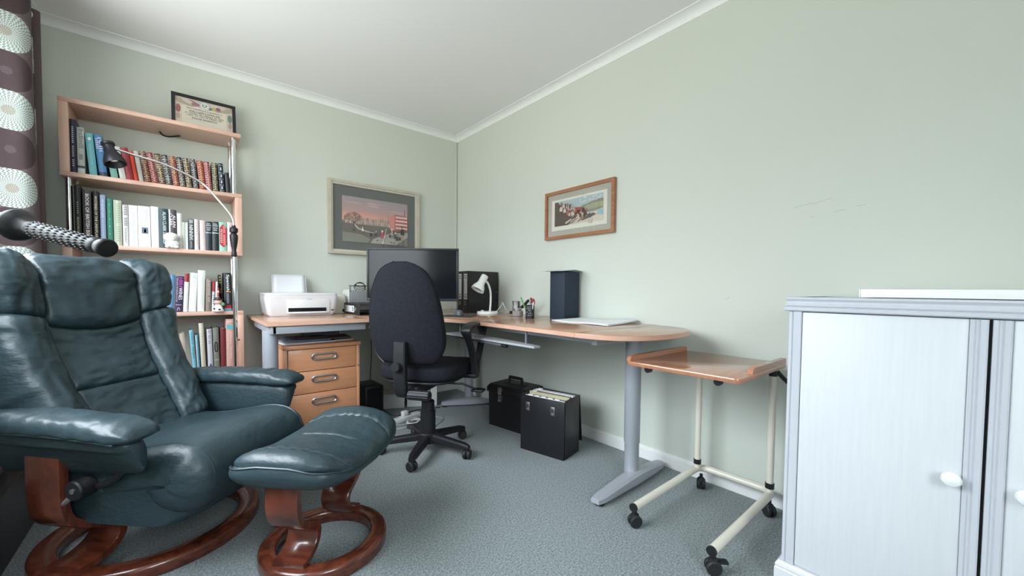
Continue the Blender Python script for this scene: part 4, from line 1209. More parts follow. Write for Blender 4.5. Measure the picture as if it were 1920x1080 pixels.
for row in range(6):
    zr = .018 + row * .0105
    for k in range(16):
        if rs.random() < .8:
            a0 = 2 * PI * (k + rs.uniform(0, .3)) / 16
            a1 = a0 + 2 * PI * rs.uniform(.5, .8) / 16
            v = []
            for a in (a0, (a0 + a1) / 2, a1):
                v += [((PR + .0004) * math.cos(a), (PR + .0004) * math.sin(a), zr), ((PR + .0004) * math.cos(a), (PR + .0004) * math.sin(a), zr + .0022)]
            b.add(v, [(0, 2, 3, 1), (2, 4, 5, 3)])
mp2 = b.build('mesh_print', pm((.55, .56, .60)), pcup, smooth=False)
mp2['kind'] = 'stuff'
PC = 'pens standing in the pen pot'
def pen(xy, tilt, az, ln, col, lab, r_=.0035, cap=None):
    p = thing('pen', lab, 'pen', (-.275 + xy[0], -1.305 + xy[1], ZD + .006), az, PC)
    p.rotation_euler = (0, tilt, az)
    MB().lathe([(.0008, 0), (r_, .008), (r_, ln - .004), (r_ * .7, ln)], 10).build('barrel', pm(col, .35), p)
    if cap:
        MB().lathe([(r_ * 1.15, ln * .72), (r_ * 1.2, ln * .74), (r_ * 1.2, ln), (r_ * .8, ln + .002)], 10).build('cap', pm(cap, .35), p)
pen((-.005, .006), .38, 2.4, .135, (.16, .36, .12), 'green pen leaning out of the pen pot', .004, (.16, .36, .12))
pen((.006, .010), .05, 1.0, .112, (.45, .10, .12), 'thin dark red pencil in the pen pot', .0025)
pen((-.004, -.004), .06, 4.0, .115, (.30, .44, .52), 'pale blue pen in the pen pot', .004)
pen((.004, .002), .05, 5.5, .118, (.20, .36, .46), 'teal pen beside the pale blue pen', .004)
pen((.008, -.006), .10, 5.0, .120, (.02, .02, .025), 'black pen right of the blue pens', .0045)
pen((.000, -.013), .22, 4.6, .098, (.75, .74, .72), 'white pen at the right of the pen pot', .004)
sc_ = thing('scissors', 'red handled scissors standing in the pen pot', 'scissors', (-.268, -1.318, ZD + .008), 2.2, None)
for s_ in (-1, 1):
    MB().tube([(.004 * s_, 0, .0), (.003 * s_, 0, .075)], .002, 6, flat=(.004, .0012)).build('blade', STEEL, sc_)
    MB().tube([(.008 * s_ + .007 * math.cos(a * PI / 9), .001 * s_, .100 + .015 * math.sin(a * PI / 9) + .005 * s_) for a in range(18)], .004, 8, closed=True).build('handle', pm((.50, .035, .02), .35), sc_)
nb = thing('navy_box', 'tall navy blue card box on the desk by the wall', 'box', (-.098, -1.435, ZD), math.radians(4))
rbox('carton', -.074, .074, -.058, .058, .0005, .292, NAVY, nb, .002)
rbox('lid_flap', -.0745, .0745, -.0585, .0585, .288, .294, NAVY, nb, .001)
ls = thing('loose_sheets', 'grey white papers lying on top of the navy box', 'papers', (-.10, -1.425, ZD + .2945), math.radians(12))
def ls1(u, v):
    return (-.12 + .19 * u, -.075 + .16 * v, .0008 + .006 * math.sin(PI * u) * (1 - v) + .003 * v)
o = grid_mesh('sheet', ls1, 10, 6, pm((.62, .63, .64), .7), ls)
o.modifiers.new('t', 'SOLIDIFY').thickness = .0012
def ls2(u, v):
    return (-.085 + .17 * u, -.09 + .17 * v, .004 + .007 * math.sin(PI * u) + .002 * v)
o = grid_mesh('sheet', ls2, 10, 6, pm((.50, .52, .54), .7), ls)
o.modifiers.new('t', 'SOLIDIFY').thickness = .0012
bp_ = thing('folded_newspaper', 'broad folded white paper lying on the right wing of the desk', 'paper', (-.185, -1.74, ZD))
def np1(u, v):
    return (-.155 + .315 * u, -.205 + .385 * v + .03 * u, .0045 + .010 * (u * u) * (1 - v) ** 2 + .002 * math.sin(7 * v))
for k in range(3):
    o = grid_mesh('sheet', (lambda k: (lambda u, v: tuple(Vector(np1(u, v)) + Vector((.004 * k, .003 * k, .0032 * k - .003)))))(k), 12, 12, pm((.80, .79, .82), .7) if k == 2 else pm((.66, .62, .62), .7), bp_)
    o.modifiers.new('t', 'SOLIDIFY').thickness = .002

# ================================================================ leather recliner
def clampf(x, a=0., b_=1.):
    return max(a, min(b_, x))
def sm_(x):
    x = clampf(x)
    return x * x * (3 - 2 * x)
def puff(name, base, region, bulge, nu, nv, m, parent, p=9., wr=.004, seed=0., sink=.006):
    """one upholstered panel: base(s, t) -> (point, normal); region(u, v) -> (s, t)"""
    def fn(u, v):
        s, t = region(u, v)
        P, N = base(s, t)
        eu = 1 - abs(2 * u - 1) ** p
        ev = 1 - abs(2 * v - 1) ** p
        k = math.sqrt(max(eu * ev, 0))
        n1 = noise.noise(Vector((u * 2.2 + seed, v * 5.5, seed * 1.7)))
        n2 = noise.noise(Vector((u * 7 + seed, v * 13 + n1 * 1.5, seed)))
        # puckers where the seam pulls the leather in
        pk = math.sin((v * 26 + n1 * 5)) * math.exp(-min(u, 1 - u) * 14) + math.sin((u * 24 + n1 * 5)) * math.exp(-min(v, 1 - v) * 14)
        d = -sink * (1 - k) + bulge * k + (wr * (n1 + .45 * n2) + wr * .42 * pk) * k
        return P + N * d
    return grid_mesh(name, fn, nu, nv, m, parent, ang=80)

ac = thing('recliner_armchair', 'dark teal leather recliner on a round mahogany ring base', 'armchair', (-2.04, -1.157, 0), math.radians(-46))
# spine of the backrest in the x-z plane (front surface), t 0..1 from seat to the rolled top
SPN = spline([(-.02, 0, .36), (-.085, 0, .46), (-.15, 0, .57), (-.215, 0, .70), (-.245, 0, .815), (-.262, 0, .925), (-.285, 0, .985), (-.335, 0, 1.010), (-.385, 0, .98)], 10)
def spn(t):
    x = clampf(t) * (len(SPN) - 1)
    i = min(int(x), len(SPN) - 2)
    p = SPN[i].lerp(SPN[i + 1], x - i)
    d = (SPN[i + 1] - SPN[i]).normalized()
    return p, Vector((d.z, 0, -d.x))
HWT = smooth_tab([(0, .262), (.2, .285), (.45, .305), (.7, .312), (.86, .300), (1.0, .27)])
def backsurf(s, t):
    p, n = spn(t)
    w = lerp_tab(HWT, t)
    a = abs(s)
    fwd = .035 * sm_((a - .40) / .35) * (1 - .9 * sm_((t - .72) / .2))               # side bolsters stand forward
    roll = .13 * max(0, (a - .80) / .20) ** 2.0     # and roll round to the back
    P = Vector((p.x, s * w, p.z)) + n * (fwd - roll)
    N = (n + Vector((0, math.copysign(1, s) * 1.6 * sm_((a - .72) / .28), 0))).normalized()
    return P, N
def quad_region(s0, s1, t0, t1, bow_t0=0., bow_t1=0., ds=0.):
    def r(u, v):
        s = s0 + (s1 - s0) * u
        bow = 4 * u * (1 - u)
        return s + ds * (v - .5), t0 + bow_t0 * bow + (t1 + bow_t1 * bow - t0 - bow_t0 * bow) * v
    return r
SE = .50                                             # seam between centre column and bolsters
TH0, TL = .475, .245
puff('head_cushion', backsurf, quad_region(-SE, SE, TH0, 1.0, -.03), .030, 60, 70, LEATHER, ac, wr=.012, seed=1.3)
puff('lumbar_panel', backsurf, quad_region(-SE, SE, TL, TH0, 0, -.03), .012, 60, 36, LEATHER, ac, wr=.008, seed=4.1, p=12)
puff('lower_back_panel', backsurf, quad_region(-SE, SE, .0, TL), .013, 60, 36, LEATHER, ac, wr=.007, seed=6.2, p=12)
for s_ in (-1, 1):
    puff('upper_bolster', backsurf, (lambda s_: lambda u, v: (s_ * (SE + (1.0 - SE) * u), .50 + .03 * u + (.5 - .03 * u) * v))(s_), .022, 44, 70, LEATHER, ac, wr=.013, seed=8 + s_, p=8)
    puff('lower_bolster', backsurf, (lambda s_: lambda u, v: (s_ * (SE + (1.0 - SE) * u), .02 + (.48 + .03 * u) * v))(s_), .020, 44, 70, LEATHER, ac, wr=.010, seed=12 + s_, p=10)
# padded back shell behind the panels
def shell(u, v):
    p, n = spn(.04 + .96 * v)
    w = lerp_tab(HWT, v) * .99
    a = 2 * PI * u
    c_, s_ = math.cos(a), math.sin(a)
    d = -.075 + .06 * math.copysign(abs(c_) ** .7, c_)
    return Vector((p.x, w * math.copysign(abs(s_) ** .7, s_), p.z)) + n * (d - .012) - Vector((0, 0, .03 * v))
grid_mesh('back_shell', shell, 40, 24, LEATHER, ac, closed_u=True, ang=80, cap=True)
# seat: crowned cushion rolling over at the front
STP = spline([(-.16, 0, .355), (-.05, 0, .372), (.08, 0, .378), (.20, 0, .398), (.31, 0, .418), (.385, 0, .405), (.425, 0, .355), (.415, 0, .290), (.37, 0, .245), (.28, 0, .225)], 8)
def seatsurf(s, t):
    x = clampf(t) * (len(STP) - 1)
    i = min(int(x), len(STP) - 2)
    p = STP[i].lerp(STP[i + 1], x - i)
    d = (STP[i + 1] - STP[i]).normalized()
    n = Vector((-d.z, 0, d.x))
    a = abs(s)
    w = .282
    P = Vector((p.x, s * w, p.z)) - n * (.085 * max(0, (a - .70) / .30) ** 2.2)
    N = (n + Vector((0, math.copysign(1, s) * 1.2 * sm_((a - .6) / .4), 0))).normalized()
    return P, N
puff('seat_cushion', seatsurf, quad_region(-1, 1, .02, .99), .018, 64, 80, LEATHER, ac, wr=.006, seed=21, p=16, sink=.004)
for s_ in (-1, 1):
    # piping along the seat seams
    MB().tube([seatsurf(s_ * .74, .06 + .84 * k / 40)[0] + seatsurf(s_ * .74, .06 + .84 * k / 40)[1] * .0165 for k in range(41)], .0034, 6).build('piping', LEATHERD, ac)
def seatbody(u, v):
    a = 2 * PI * u
    c_, s_ = math.cos(a), math.sin(a)
    k = v
    x0, x1 = -.20 + .02 * (1 - k), .360 + .045 * k
    return Vector(((x0 + x1) / 2 + (x1 - x0) / 2 * math.copysign(abs(c_) ** .32, c_), (.272 + .004 * k) * math.copysign(abs(s_) ** .4, s_), .195 + .175 * k))
grid_mesh('seat_body', seatbody, 48, 8, LEATHER, ac, closed_u=True, ang=80, cap=True)
# arms
for s_ in (-1, 1):
    def armbody(u, v, s_=s_):
        x = -.19 + .505 * v
        a = 2 * PI * u
        c_, q = math.cos(a), math.sin(a)
        zt = .505 - .01 * v
        zb = .345 + .03 * v + (.118 - .035 * v) * sm_(.5 + .9 * s_ * c_)
        e = 1 - .35 * max(0, (v - .93) / .07) ** 2
        return (x, s_ * (.322 + .012 * v) + .040 * e * math.copysign(abs(c_) ** .55, c_), (zt + zb) / 2 + (zt - zb) / 2 * e * math.copysign(abs(q) ** .55, q))
    ab = grid_mesh('arm_body', armbody, 32, 26, LEATHER, ac, closed_u=True, ang=80, cap=True)
    def armpad(u, v, s_=s_):
        x = -.20 + .545 * v
        a = 2 * PI * u
        c_, q = math.cos(a), math.sin(a)
        e = min(1., (1 - max(0, (v - .80) / .20) ** 2.6) ** .5 + .02) * min(1., (v / .06 + .25))
        n1 = noise.noise(Vector((x * 9 + 3 * s_, c_ * 1.2, q)))
        n2 = noise.noise(Vector((x * 34, c_ * 1.5 + s_, q * 2)))
        rz = (.040 - .004 * v + .007 * n1) * (e if q > 0 else e * .65)
        ry = (.056 + .010 * v + .003 * n2) * (.55 + .45 * e)
        zc = .513 + .012 * math.sin(v * PI) - .006 * v
        return (x, s_ * (.324 + .014 * v) + ry * math.copysign(abs(c_) ** .75, c_), zc + (rz + .0034 * n2) * math.copysign(abs(q) ** .75, q))
    grid_mesh('arm_pad', armpad, 36, 60, LEATHER, ac, closed_u=True, ang=80, cap=True)
    MB().tube([(-.17 + .48 * k / 20, s_ * (.322 + .012 * k / 20) + s_ * .0535 + s_ * .006 * k / 20, .502 + .008 * math.sin(k / 20 * PI) - .006 * k / 20) for k in range(21)], .0036, 6).build('piping', LEATHERD, ac)
    # bent wood post: vertical, swings in under the seat, curls back on to the ring
    prof = spline([(.322, .462, 0), (.322, .36, 0), (.320, .28, 0), (.305, .222, 0), (.255, .182, 0), (.205, .164, 0), (.170, .140, 0), (.165, .104, 0), (.190, .074, 0), (.235, .056, 0), (.290, .050, 0)], 6)
    b = MB()
    n_ = len(prof)
    v = []
    for k in range(n_):
        a_ = prof[max(k - 1, 0)]; c_ = prof[min(k + 1, n_ - 1)]
        tn = (c_ - a_).normalized()
        nn = Vector((-tn.y, tn.x, 0))
        hw = .058
        for xx, oo in ((-hw, .011), (-hw + .004, .0135), (hw - .004, .0135), (hw, .011), (hw, -.011), (hw - .004, -.0135), (-hw + .004, -.0135), (-hw, -.011)):
            q = prof[k] + nn * oo
            v.append((xx - .004, s_ * q.x, q.y))
    f = [(k * 8 + j, k * 8 + (j + 1) % 8, (k + 1) * 8 + (j + 1) % 8, (k + 1) * 8 + j) for k in range(n_ - 1) for j in range(8)]
    f += [tuple(range(8)), tuple((n_ - 1) * 8 + j for j in range(8))]
    b.add(v, f).build('wooden_post', MAHOG, ac, 40)
def ring(r0, r1, h, parent):
    pr_ = [(r0 + .004, 0), (r1 - .004, 0), (r1, .006), (r1, h - .012), (r1 - .003, h - .005), (r1 - .010, h), (r0 + .008, h), (r0 + .002, h - .005), (r0, h - .012), (r0, .006), (r0 + .004, 0)]
    return MB().lathe(pr_, 72, cap=False).build('ring_base', MAHOGR, parent, 40)
ring(.252, .322, .046, ac)
MB().lathe([(.03, .10), (.035, .11), (.035, .19), (.10, .20), (.10, .21)], 20).build('swivel_column', BLACKP, ac)
MB().tube([(-.016, -.17, .150), (-.016, .17, .150)], .013, 10).build('cross_bar', BLACKP, ac)
# recline knob and bar under the near arm
kn = MB().lathe([(.0, -.022), (.027, -.022), (.030, -.018), (.030, .022), (.026, .026), (.0, .026)], 24, (.085, -.300, .322), Matrix.Rotation(PI / 2, 4, 'X'), cap=False).build('recline_knob', BLACKP, ac)
MB().lathe([(.0, 0), (.008, 0), (.008, .002), (0, .003)], 14, (.085, -.326, .322), Matrix.Rotation(PI / 2, 4, 'X'), cap=False).build('knob_screw', STEEL, kn)
MB().tube(spline([(.07, -.318, .30), (.055, -.324, .285), (.035, -.326, .278)], 4), [.008] * 4 + [.007] * 4 + [.003], 8).build('knob_lever', pm((.12, .10, .10)), kn)
MB().tube([(.085, -.28, .322), (.085, -.10, .322)], .016, 12).build('knob_axle', BLACKP, ac)
MB().tube(spline([(.13, -.29, .325), (.19, -.295, .35), (.235, -.298, .40), (.245, -.30, .455)], 6), .010, 10).build('recline_bar', BLACKP, ac)

# ================================================================ ottoman
ot = thing('footstool', 'dark teal leather footstool on a small mahogany ring base', 'footstool', (-1.576, -1.654, 0), math.radians(-46))
def ottop(s, t):
    """s across x -1..1, t along y -1..1: crowned across, curled up at both ends"""
    y = t * .262
    w = .190 - .012 * t * t
    z = .392 + .040 * t * t - .052 * abs(s) ** 2.4
    z -= .030 * max(0, (abs(t) - .82) / .18) ** 2
    P = Vector((s * w, y, z))
    N = Vector((s * .9 * abs(s), t * .5 * max(0, (abs(t) - .8) / .2), 1)).normalized()
    return P, N
def otfn(u, v):
    s, t = -1 + 2 * u, -1 + 2 * v
    P, N = ottop(s * math.sqrt(1 - .27 * t ** 4), t * math.sqrt(1 - .27 * s ** 4))
    k = math.sqrt(max((1 - abs(s) ** 8) * (1 - abs(t) ** 12), 0))
    n1 = noise.noise(Vector((u * 3 + 3.3, v * 4, 1.2)))
    n2 = noise.noise(Vector((u * 11, v * 13, 5.2)))
    cr = -.007 * math.exp(-((t + .02) / .014) ** 2) * sm_((.55 - abs(s - .05)) / .12)            # stitched centre seam
    cr2 = -.008 * math.exp(-((t - .62 + .10 * s * s) / .016) ** 2) - .008 * math.exp(-((t + .74 - .06 * s * s) / .016) ** 2)
    pk = .0022 * math.sin(u * 60 + n1 * 6) * (math.exp(-((t + .74) / .07) ** 2) + math.exp(-((t - .62) / .07) ** 2))
    return P + N * (.022 * k + .005 * n1 + .0016 * n2 + cr + cr2 + pk)
grid_mesh('top_cushion', otfn, 60, 110, LEATHER, ot, ang=80)
def otbody(u, v):
    """gusset between top and bottom, closed ring in plan"""
    a = 2 * PI * u
    c_, q = math.cos(a), math.sin(a)
    s = math.copysign(abs(c_) ** .38, c_); t = math.copysign(abs(q) ** .34, q)
    P, N = ottop(s, t)
    zt = P.z + .004
    zb = .318 + .016 * t * t
    k = v
    bul = .012 * math.sin(PI * k)
    x = P.x * (1 - .10 * (1 - k)) + bul * s
    y = P.y * (1 - .06 * (1 - k)) + bul * t
    return (x, y, zb + (zt - zb) * k)
grid_mesh('side_gusset', otbody, 90, 10, LEATHER, ot, closed_u=True, ang=80, cap=True)
MB().tube([Vector(otbody(k / 90, .97)) * 1.0 for k in range(90)], .0036, 6, closed=True).build('piping', LEATHERD, ot)
for s_ in (-1, 1):
    prof = spline([(.196, .345, 0), (.198, .29, 0), (.196, .235, 0), (.178, .190, 0), (.140, .166, 0), (.106, .146, 0), (.094, .116, 0), (.108, .082, 0), (.140, .060, 0), (.180, .050, 0)], 6)
    v = []
    n_ = len(prof)
    for k in range(n_):
        a_ = prof[max(k - 1, 0)]; c_ = prof[min(k + 1, n_ - 1)]
        tn = (c_ - a_).normalized()
        nn = Vector((-tn.y, tn.x, 0))
        hw = .053
        for xx, oo in ((-hw, .010), (-hw + .004, .0125), (hw - .004, .0125), (hw, .010), (hw, -.010), (hw - .004, -.0125), (-hw + .004, -.0125), (-hw, -.010)):
            q = prof[k] + nn * oo
            v.append((xx - .016, s_ * q.x, q.y))
    f = [(k * 8 + j, k * 8 + (j + 1) % 8, (k + 1) * 8 + (j + 1) % 8, (k + 1) * 8 + j) for k in range(n_ - 1) for j in range(8)]
    f += [tuple(range(8)), tuple((n_ - 1) * 8 + j for j in range(8))]
    MB().add(v, f).build('wooden_post', MAHOG, ot, 40)
ring(.152, .208, .046, ot)

# ================================================================ office chair
oc = thing('office_chair', 'black swivel office chair with its back to the camera', 'office chair', (-.89, -1.125, 0), math.radians(36))
def hwz(k):           # half width of the backrest over its height
    return lerp_tab(OCT, k)
OCT = smooth_tab([(0, .135), (.06, .172), (.17, .197), (.30, .203), (.5, .195), (.7, .175), (.84, .147), (.93, .112), (.98, .070), (1, .034)])
def ocback(off0, off1, inset):
    def fn(u, v):
        a = 2 * PI * u
        c_, q = math.cos(a), math.sin(a)
        k = v
        w = hwz(k) - inset
        y = w * math.copysign(abs(q) ** .6, q)
        z = .545 + inset + (.515 - 2 * inset) * k
        lean = -.250 - .055 * (k - .3) - .03 * math.sin(k * PI) + .045 * (y / .2) ** 2
        d = off0 + (off1 - off0) * (.5 + .5 * math.copysign(abs(c_) ** .6, c_))
        e = math.sqrt(max(0, 1 - abs(2 * k - 1) ** 7))
        mid = (off0 + off1) / 2
        return (lean + mid + (d - mid) * (.25 + .75 * e), y, z)
    return fn
grid_mesh('back_shell', ocback(-.030, .004, 0.), 48, 40, BLACKF, oc, closed_u=True, ang=80, cap=True)
grid_mesh('back_cushion', ocback(.004, .050, .006), 48, 40, BLACKF, oc, closed_u=True, ang=80, cap=True)
MB().tube([Vector(ocback(-.018, -.018, -.001)(.25, k / 30)) for k in range(31)], .003, 6).build('back_edge_trim', BLACKP, oc)
def ocseat(z0, z1, w, ins):
    def fn(u, v):
        a = 2 * PI * u
        c_, q = math.cos(a), math.sin(a)
        e = math.sqrt(max(0, 1 - abs(2 * v - 1) ** 3)) * .10 + .90
        x = .015 + (.235 - ins) * e * math.copysign(abs(c_) ** .62, c_)
        y = (w - ins) * e * math.copysign(abs(q) ** .62, q)
        z = z0 + (z1 - z0) * v - .020 * max(0, (x - .1) / .14) ** 2 - .012 * (v) * (1 - min(1, (x / .22) ** 2 + (y / .22) ** 2))
        return (x, y, z)
    return fn
grid_mesh('seat_cushion', ocseat(.445, .525, .235, 0.), 48, 12, BLACKF, oc, closed_u=True, ang=80, cap=True)
grid_mesh('seat_pan', ocseat(.425, .448, .215, .01), 48, 6, BLACKP, oc, closed_u=True, ang=80, cap=True)
# back upright with knobs
up_ = spline([(-.302, 0, .665), (-.305, 0, .58), (-.302, 0, .47), (-.285, 0, .405), (-.22, 0, .385)], 6)
v = []
for k, p in enumerate(up_):
    a_ = up_[max(k - 1, 0)]; c_ = up_[min(k + 1, len(up_) - 1)]
    tn = (c_ - a_).normalized(); nn = Vector((tn.z, 0, -tn.x))
    for sy, so in ((-.032, .012), (-.026, .018), (.026, .018), (.032, .012), (.032, -.012), (.026, -.018), (-.026, -.018), (-.032, -.012)):
        q = p + nn * so
        v.append((q.x, sy, q.z))
n_ = len(up_)
MB().add(v, [(k * 8 + j, k * 8 + (j + 1) % 8, (k + 1) * 8 + (j + 1) % 8, (k + 1) * 8 + j) for k in range(n_ - 1) for j in range(8)] + [tuple(range(8)), tuple((n_ - 1) * 8 + j for j in range(8))]).build('back_upright', BLACKP, oc, 40)
rbox('tilt_mechanism', -.24, .10, -.06, .06, .378, .428, BLACKP, oc, .01)
def fluted(r, h0, h1, n, c, mtx, name):
    pr_ = []
    b_ = MB()
    seg = n * 4
    v_ = []
    for hh, kk in ((h0, .86), (h0 + .004, 1), (h1 - .004, 1), (h1, .86)):
        for k in range(seg):
            rr = r * kk * (1 - .06 * (k % 4 in (0, 1)))
            a = 2 * PI * k / seg
            v_.append(mtx @ Vector((rr * math.cos(a), rr * math.sin(a), hh)) + Vector(c))
    f_ = [(j * seg + k, j * seg + (k + 1) % seg, (j + 1) * seg + (k + 1) % seg, (j + 1) * seg + k) for j in range(3) for k in range(seg)]
    f_ += [tuple(range(seg - 1, -1, -1)), tuple(3 * seg + k for k in range(seg))]
    return b_.add(v_, f_).build(name, BLACKP, oc, 30)
fluted(.024, 0, .034, 14, (-.318, .004, .545), Matrix.Rotation(-PI / 2, 4, 'Y'), 'height_knob')
fluted(.025, 0, .115, 14, (-.285, -.035, .400), Matrix.Rotation(PI / 2, 4, 'X'), 'tension_knob')
MB().tube([(-.05, -.05, .41), (.02, -.20, .395), (.05, -.27, .365)], .006, 8).build('lever', BLACKP, oc)
rbox('lever_paddle', .02, .08, -.32, -.25, .352, .366, BLACKP, oc, .005)
for s_ in (-1, 1):
    # loop arm
    lp = spline([(.02, .0, .455), (.005, 0, .52), (-.03, 0, .60), (-.085, 0, .668), (-.115, 0, .708), (-.075, 0, .730), (.03, 0, .734), (.125, 0, .722), (.160, 0, .686), (.148, 0, .64), (.105, 0, .575), (.065, 0, .52), (.05, 0, .455)], 5)
    v = []
    for k, p in enumerate(lp):
        a_ = lp[max(k - 1, 0)]; c_ = lp[min(k + 1, len(lp) - 1)]
        tn = (c_ - a_).normalized(); nn = Vector((tn.z, 0, -tn.x))
        top = sm_((p.z - .66) / .05)
        hw = .018 + .010 * top
        for sy, so in ((-hw, .006), (-hw + .005, .011), (hw - .005, .011), (hw, .006), (hw, -.006), (hw - .005, -.011), (-hw + .005, -.011), (-hw, -.006)):
            q = p + nn * so
            v.append((q.x, s_ * .272 + sy, q.z))
    n_ = len(lp)
    MB().add(v, [(k * 8 + j, k * 8 + (j + 1) % 8, (k + 1) * 8 + (j + 1) % 8, (k + 1) * 8 + j) for k in range(n_ - 1) for j in range(8)] + [tuple(range(8)), tuple((n_ - 1) * 8 + j for j in range(8))]).build('armrest', BLACKP, oc, 40)
    rbox('arm_bracket', .005, .065, min(s_ * .16, s_ * .285), max(s_ * .16, s_ * .285), .432, .456, BLACKP, oc, .006)
MB().lathe([(.0135, .22), (.0135, .39)], 16).build('gas_lift', CHROME, oc)
MB().lathe([(.0, .075), (.043, .075), (.044, .08), (.042, .235), (.036, .238), (.036, .29), (.030, .294), (0, .294)], 28, cap=False).build('column_cover', BLACKP, oc)
MB().lathe([(.0, .055), (.050, .055), (.054, .065), (.052, .105), (.045, .112), (0, .112)], 28, cap=False).build('hub', BLACKP, oc)
for k in range(5):
    a = math.radians(-136 + 72 * k - 36)
    ca, sa = math.cos(a), math.sin(a)
    v = []
    m_ = 8
    for j in range(m_ + 1):
        t = j / m_
        r_ = .035 + .235 * t
        zt = .108 - .026 * t - .006 * sm_((t - .9) / .1)
        hb = .036 - .010 * t
        w = .026 - .006 * t
        if j == m_:
            w *= .7; hb *= .8
        for sy, zz in ((-w, zt - hb), (-w, zt - .008), (-w * .6, zt), (w * .6, zt), (w, zt - .008), (w, zt - hb)):
            v.append((r_ * ca - sy * sa, r_ * sa + sy * ca, zz))
    f = [(j * 6 + i, j * 6 + (i + 1) % 6, (j + 1) * 6 + (i + 1) % 6, (j + 1) * 6 + i) for j in range(m_) for i in range(6)]
    f += [tuple(range(6)), tuple(m_ * 6 + i for i in range(6))]
    sp_ = MB().add(v, f).build('base_spoke', BLACKP, oc, 35)
    cx_, cy_ = .258 * ca, .258 * sa
    ax = a + 1.1 + k * .7
    rotm = Matrix.Rotation(ax, 4, 'Z') @ Matrix.Rotation(PI / 2, 4, 'X')
    for s_ in (-1, 1):
        MB().lathe([(.0, .004), (.024, .004), (.0262, .007), (.0262, .016), (.022, .021), (0, .022)], 20, (cx_, cy_, .0262), rotm if s_ > 0 else rotm @ Matrix.Rotation(PI, 4, 'X'), cap=False).build('caster_wheel', RUBBER, sp_)
    MB().lathe([(.0, .018), (.016, .020), (.019, .035), (.016, .052), (.008, .056), (.008, .075), (0, .075)], 14, (cx_, cy_, 0), cap=False).build('caster_hood', BLACKP, sp_)

# ================================================================ cases under the desk
def oriented(pa, pb):
    """frame at floor point pa with x towards pb; rotation about z"""
    return math.atan2(pb[1] - pa[1], pb[0] - pa[0])
c1 = thing('hard_case', 'black hard case with carry handle and clasps standing by the wall', 'case', (-.345, -.975, 0), oriented((-.345, -.975), (-.300, -1.275)))
# local x along the front from left to right, local y towards the wall
loft('body', [(.001, rrect(.0, .31, .0, .20, .006)), (.232, rrect(-.004, .314, -.004, .204, .006))], BLACKC, c1)
loft('lid', [(.234, rrect(-.014, .324, -.014, .214, .01)), (.262, rrect(-.014, .324, -.014, .214, .012)), (.284, rrect(.0, .31, .004, .196, .012))], BLACKC, c1)
hn = spline([(.10, .10, .283), (.10, .10, .318), (.105, .10, .326), (.205, .10, .326), (.21, .10, .318), (.21, .10, .283)], 4)
MB().tube(hn, .009, 8, flat=(.011, .007)).build('handle', BLACKC, c1)
rbox('handle_plate', .07, .24, .075, .125, .280, .288, BLACKC, c1, .003)
for xx in (.115,):
    cl = rbox('clasp', xx - .016, xx + .016, -.021, -.013, .226, .274, STEEL, c1, .002)
    rbox('clasp_tongue', xx - .014, xx + .014, -.019, -.003, .180, .222, STEEL, c1, .002)
    MB().lathe([(.004, 0), (.004, .003)], 10, (xx, -.020, .20), Matrix.Rotation(PI / 2, 4, 'X')).build('clasp_lock', pm((.05, .05, .05)), c1)
c2 = thing('file_case', 'open black file case with folders inside in front of the hard case', 'case', (-.440, -1.425, 0), oriented((-.440, -1.425), (-.374, -1.705)))
CW, CDp, CH = .288, .165, .325
rbox('front_board', .0, CW, -.012, -.006, .0, CH - .005, BLACKC, c2, .0015)
rbox('case_wall', .0, .004, .0, CDp, .0, CH, BLACKC, c2, .001)
rbox('case_wall', CW - .004, CW, .0, CDp, .0, CH, BLACKC, c2, .001)
rbox('case_wall', .0, CW, CDp - .004, CDp, .0, CH, BLACKC, c2, .001)
rbox('case_wall', .004, CW - .004, .0, .004, .0, CH - .03, BLACKC, c2, .001)
MB().box(.004, CW - .004, .004, CDp - .004, .002, .008).build('case_floor', BLACKC, c2)
lidb = MB().add([(0, CDp + .002, CH), (CW, CDp + .002, CH), (CW, CDp + .035, .05), (0, CDp + .035, .05), (0, CDp + .006, CH), (CW, CDp + .006, CH), (CW, CDp + .039, .05), (0, CDp + .039, .05)],
                [(0, 1, 2, 3), (4, 7, 6, 5), (0, 4, 5, 1), (1, 5, 6, 2), (2, 6, 7, 3), (3, 7, 4, 0)]).build('hanging_lid', BLACKC, c2)
for xx in (.05, .215):
    cl = rbox('clasp_plate', xx - .013, xx + .013, -.0145, -.012, .235, .282, STEEL, c2, .001)
    rbox('clasp_hole', xx - .007, xx + .007, -.0155, -.0145, .252, .272, pm((.03, .03, .03)), cl, .0005)
    MB().lathe([(.003, 0), (.003, .002)], 8, (xx, -.0145, .243), Matrix.Rotation(PI / 2, 4, 'X')).build('clasp_rivet', CHROME, cl)
for xx in (.018, .262):
    MB().lathe([(.004, 0), (.004, .002)], 10, (xx, -.012, .306), Matrix.Rotation(PI / 2, 4, 'X')).build('stud', CHROME, c2)
FL = 'hanging folders in the open file case'
cols = [((.80, .79, .76), 'foremost white tabbed file in the open case'), ((.16, .16, .17), 'dark grey file behind the foremost file in the open case'), ((.52, .47, .30), 'yellow patterned folder in the open case'), ((.10, .10, .11), 'black file behind the yellow folder in the open case'), ((.80, .76, .76), 'pale pink white file in the open case'), ((.45, .45, .46), 'grey file at the back of the open case')]
ra = c2.rotation_euler.z
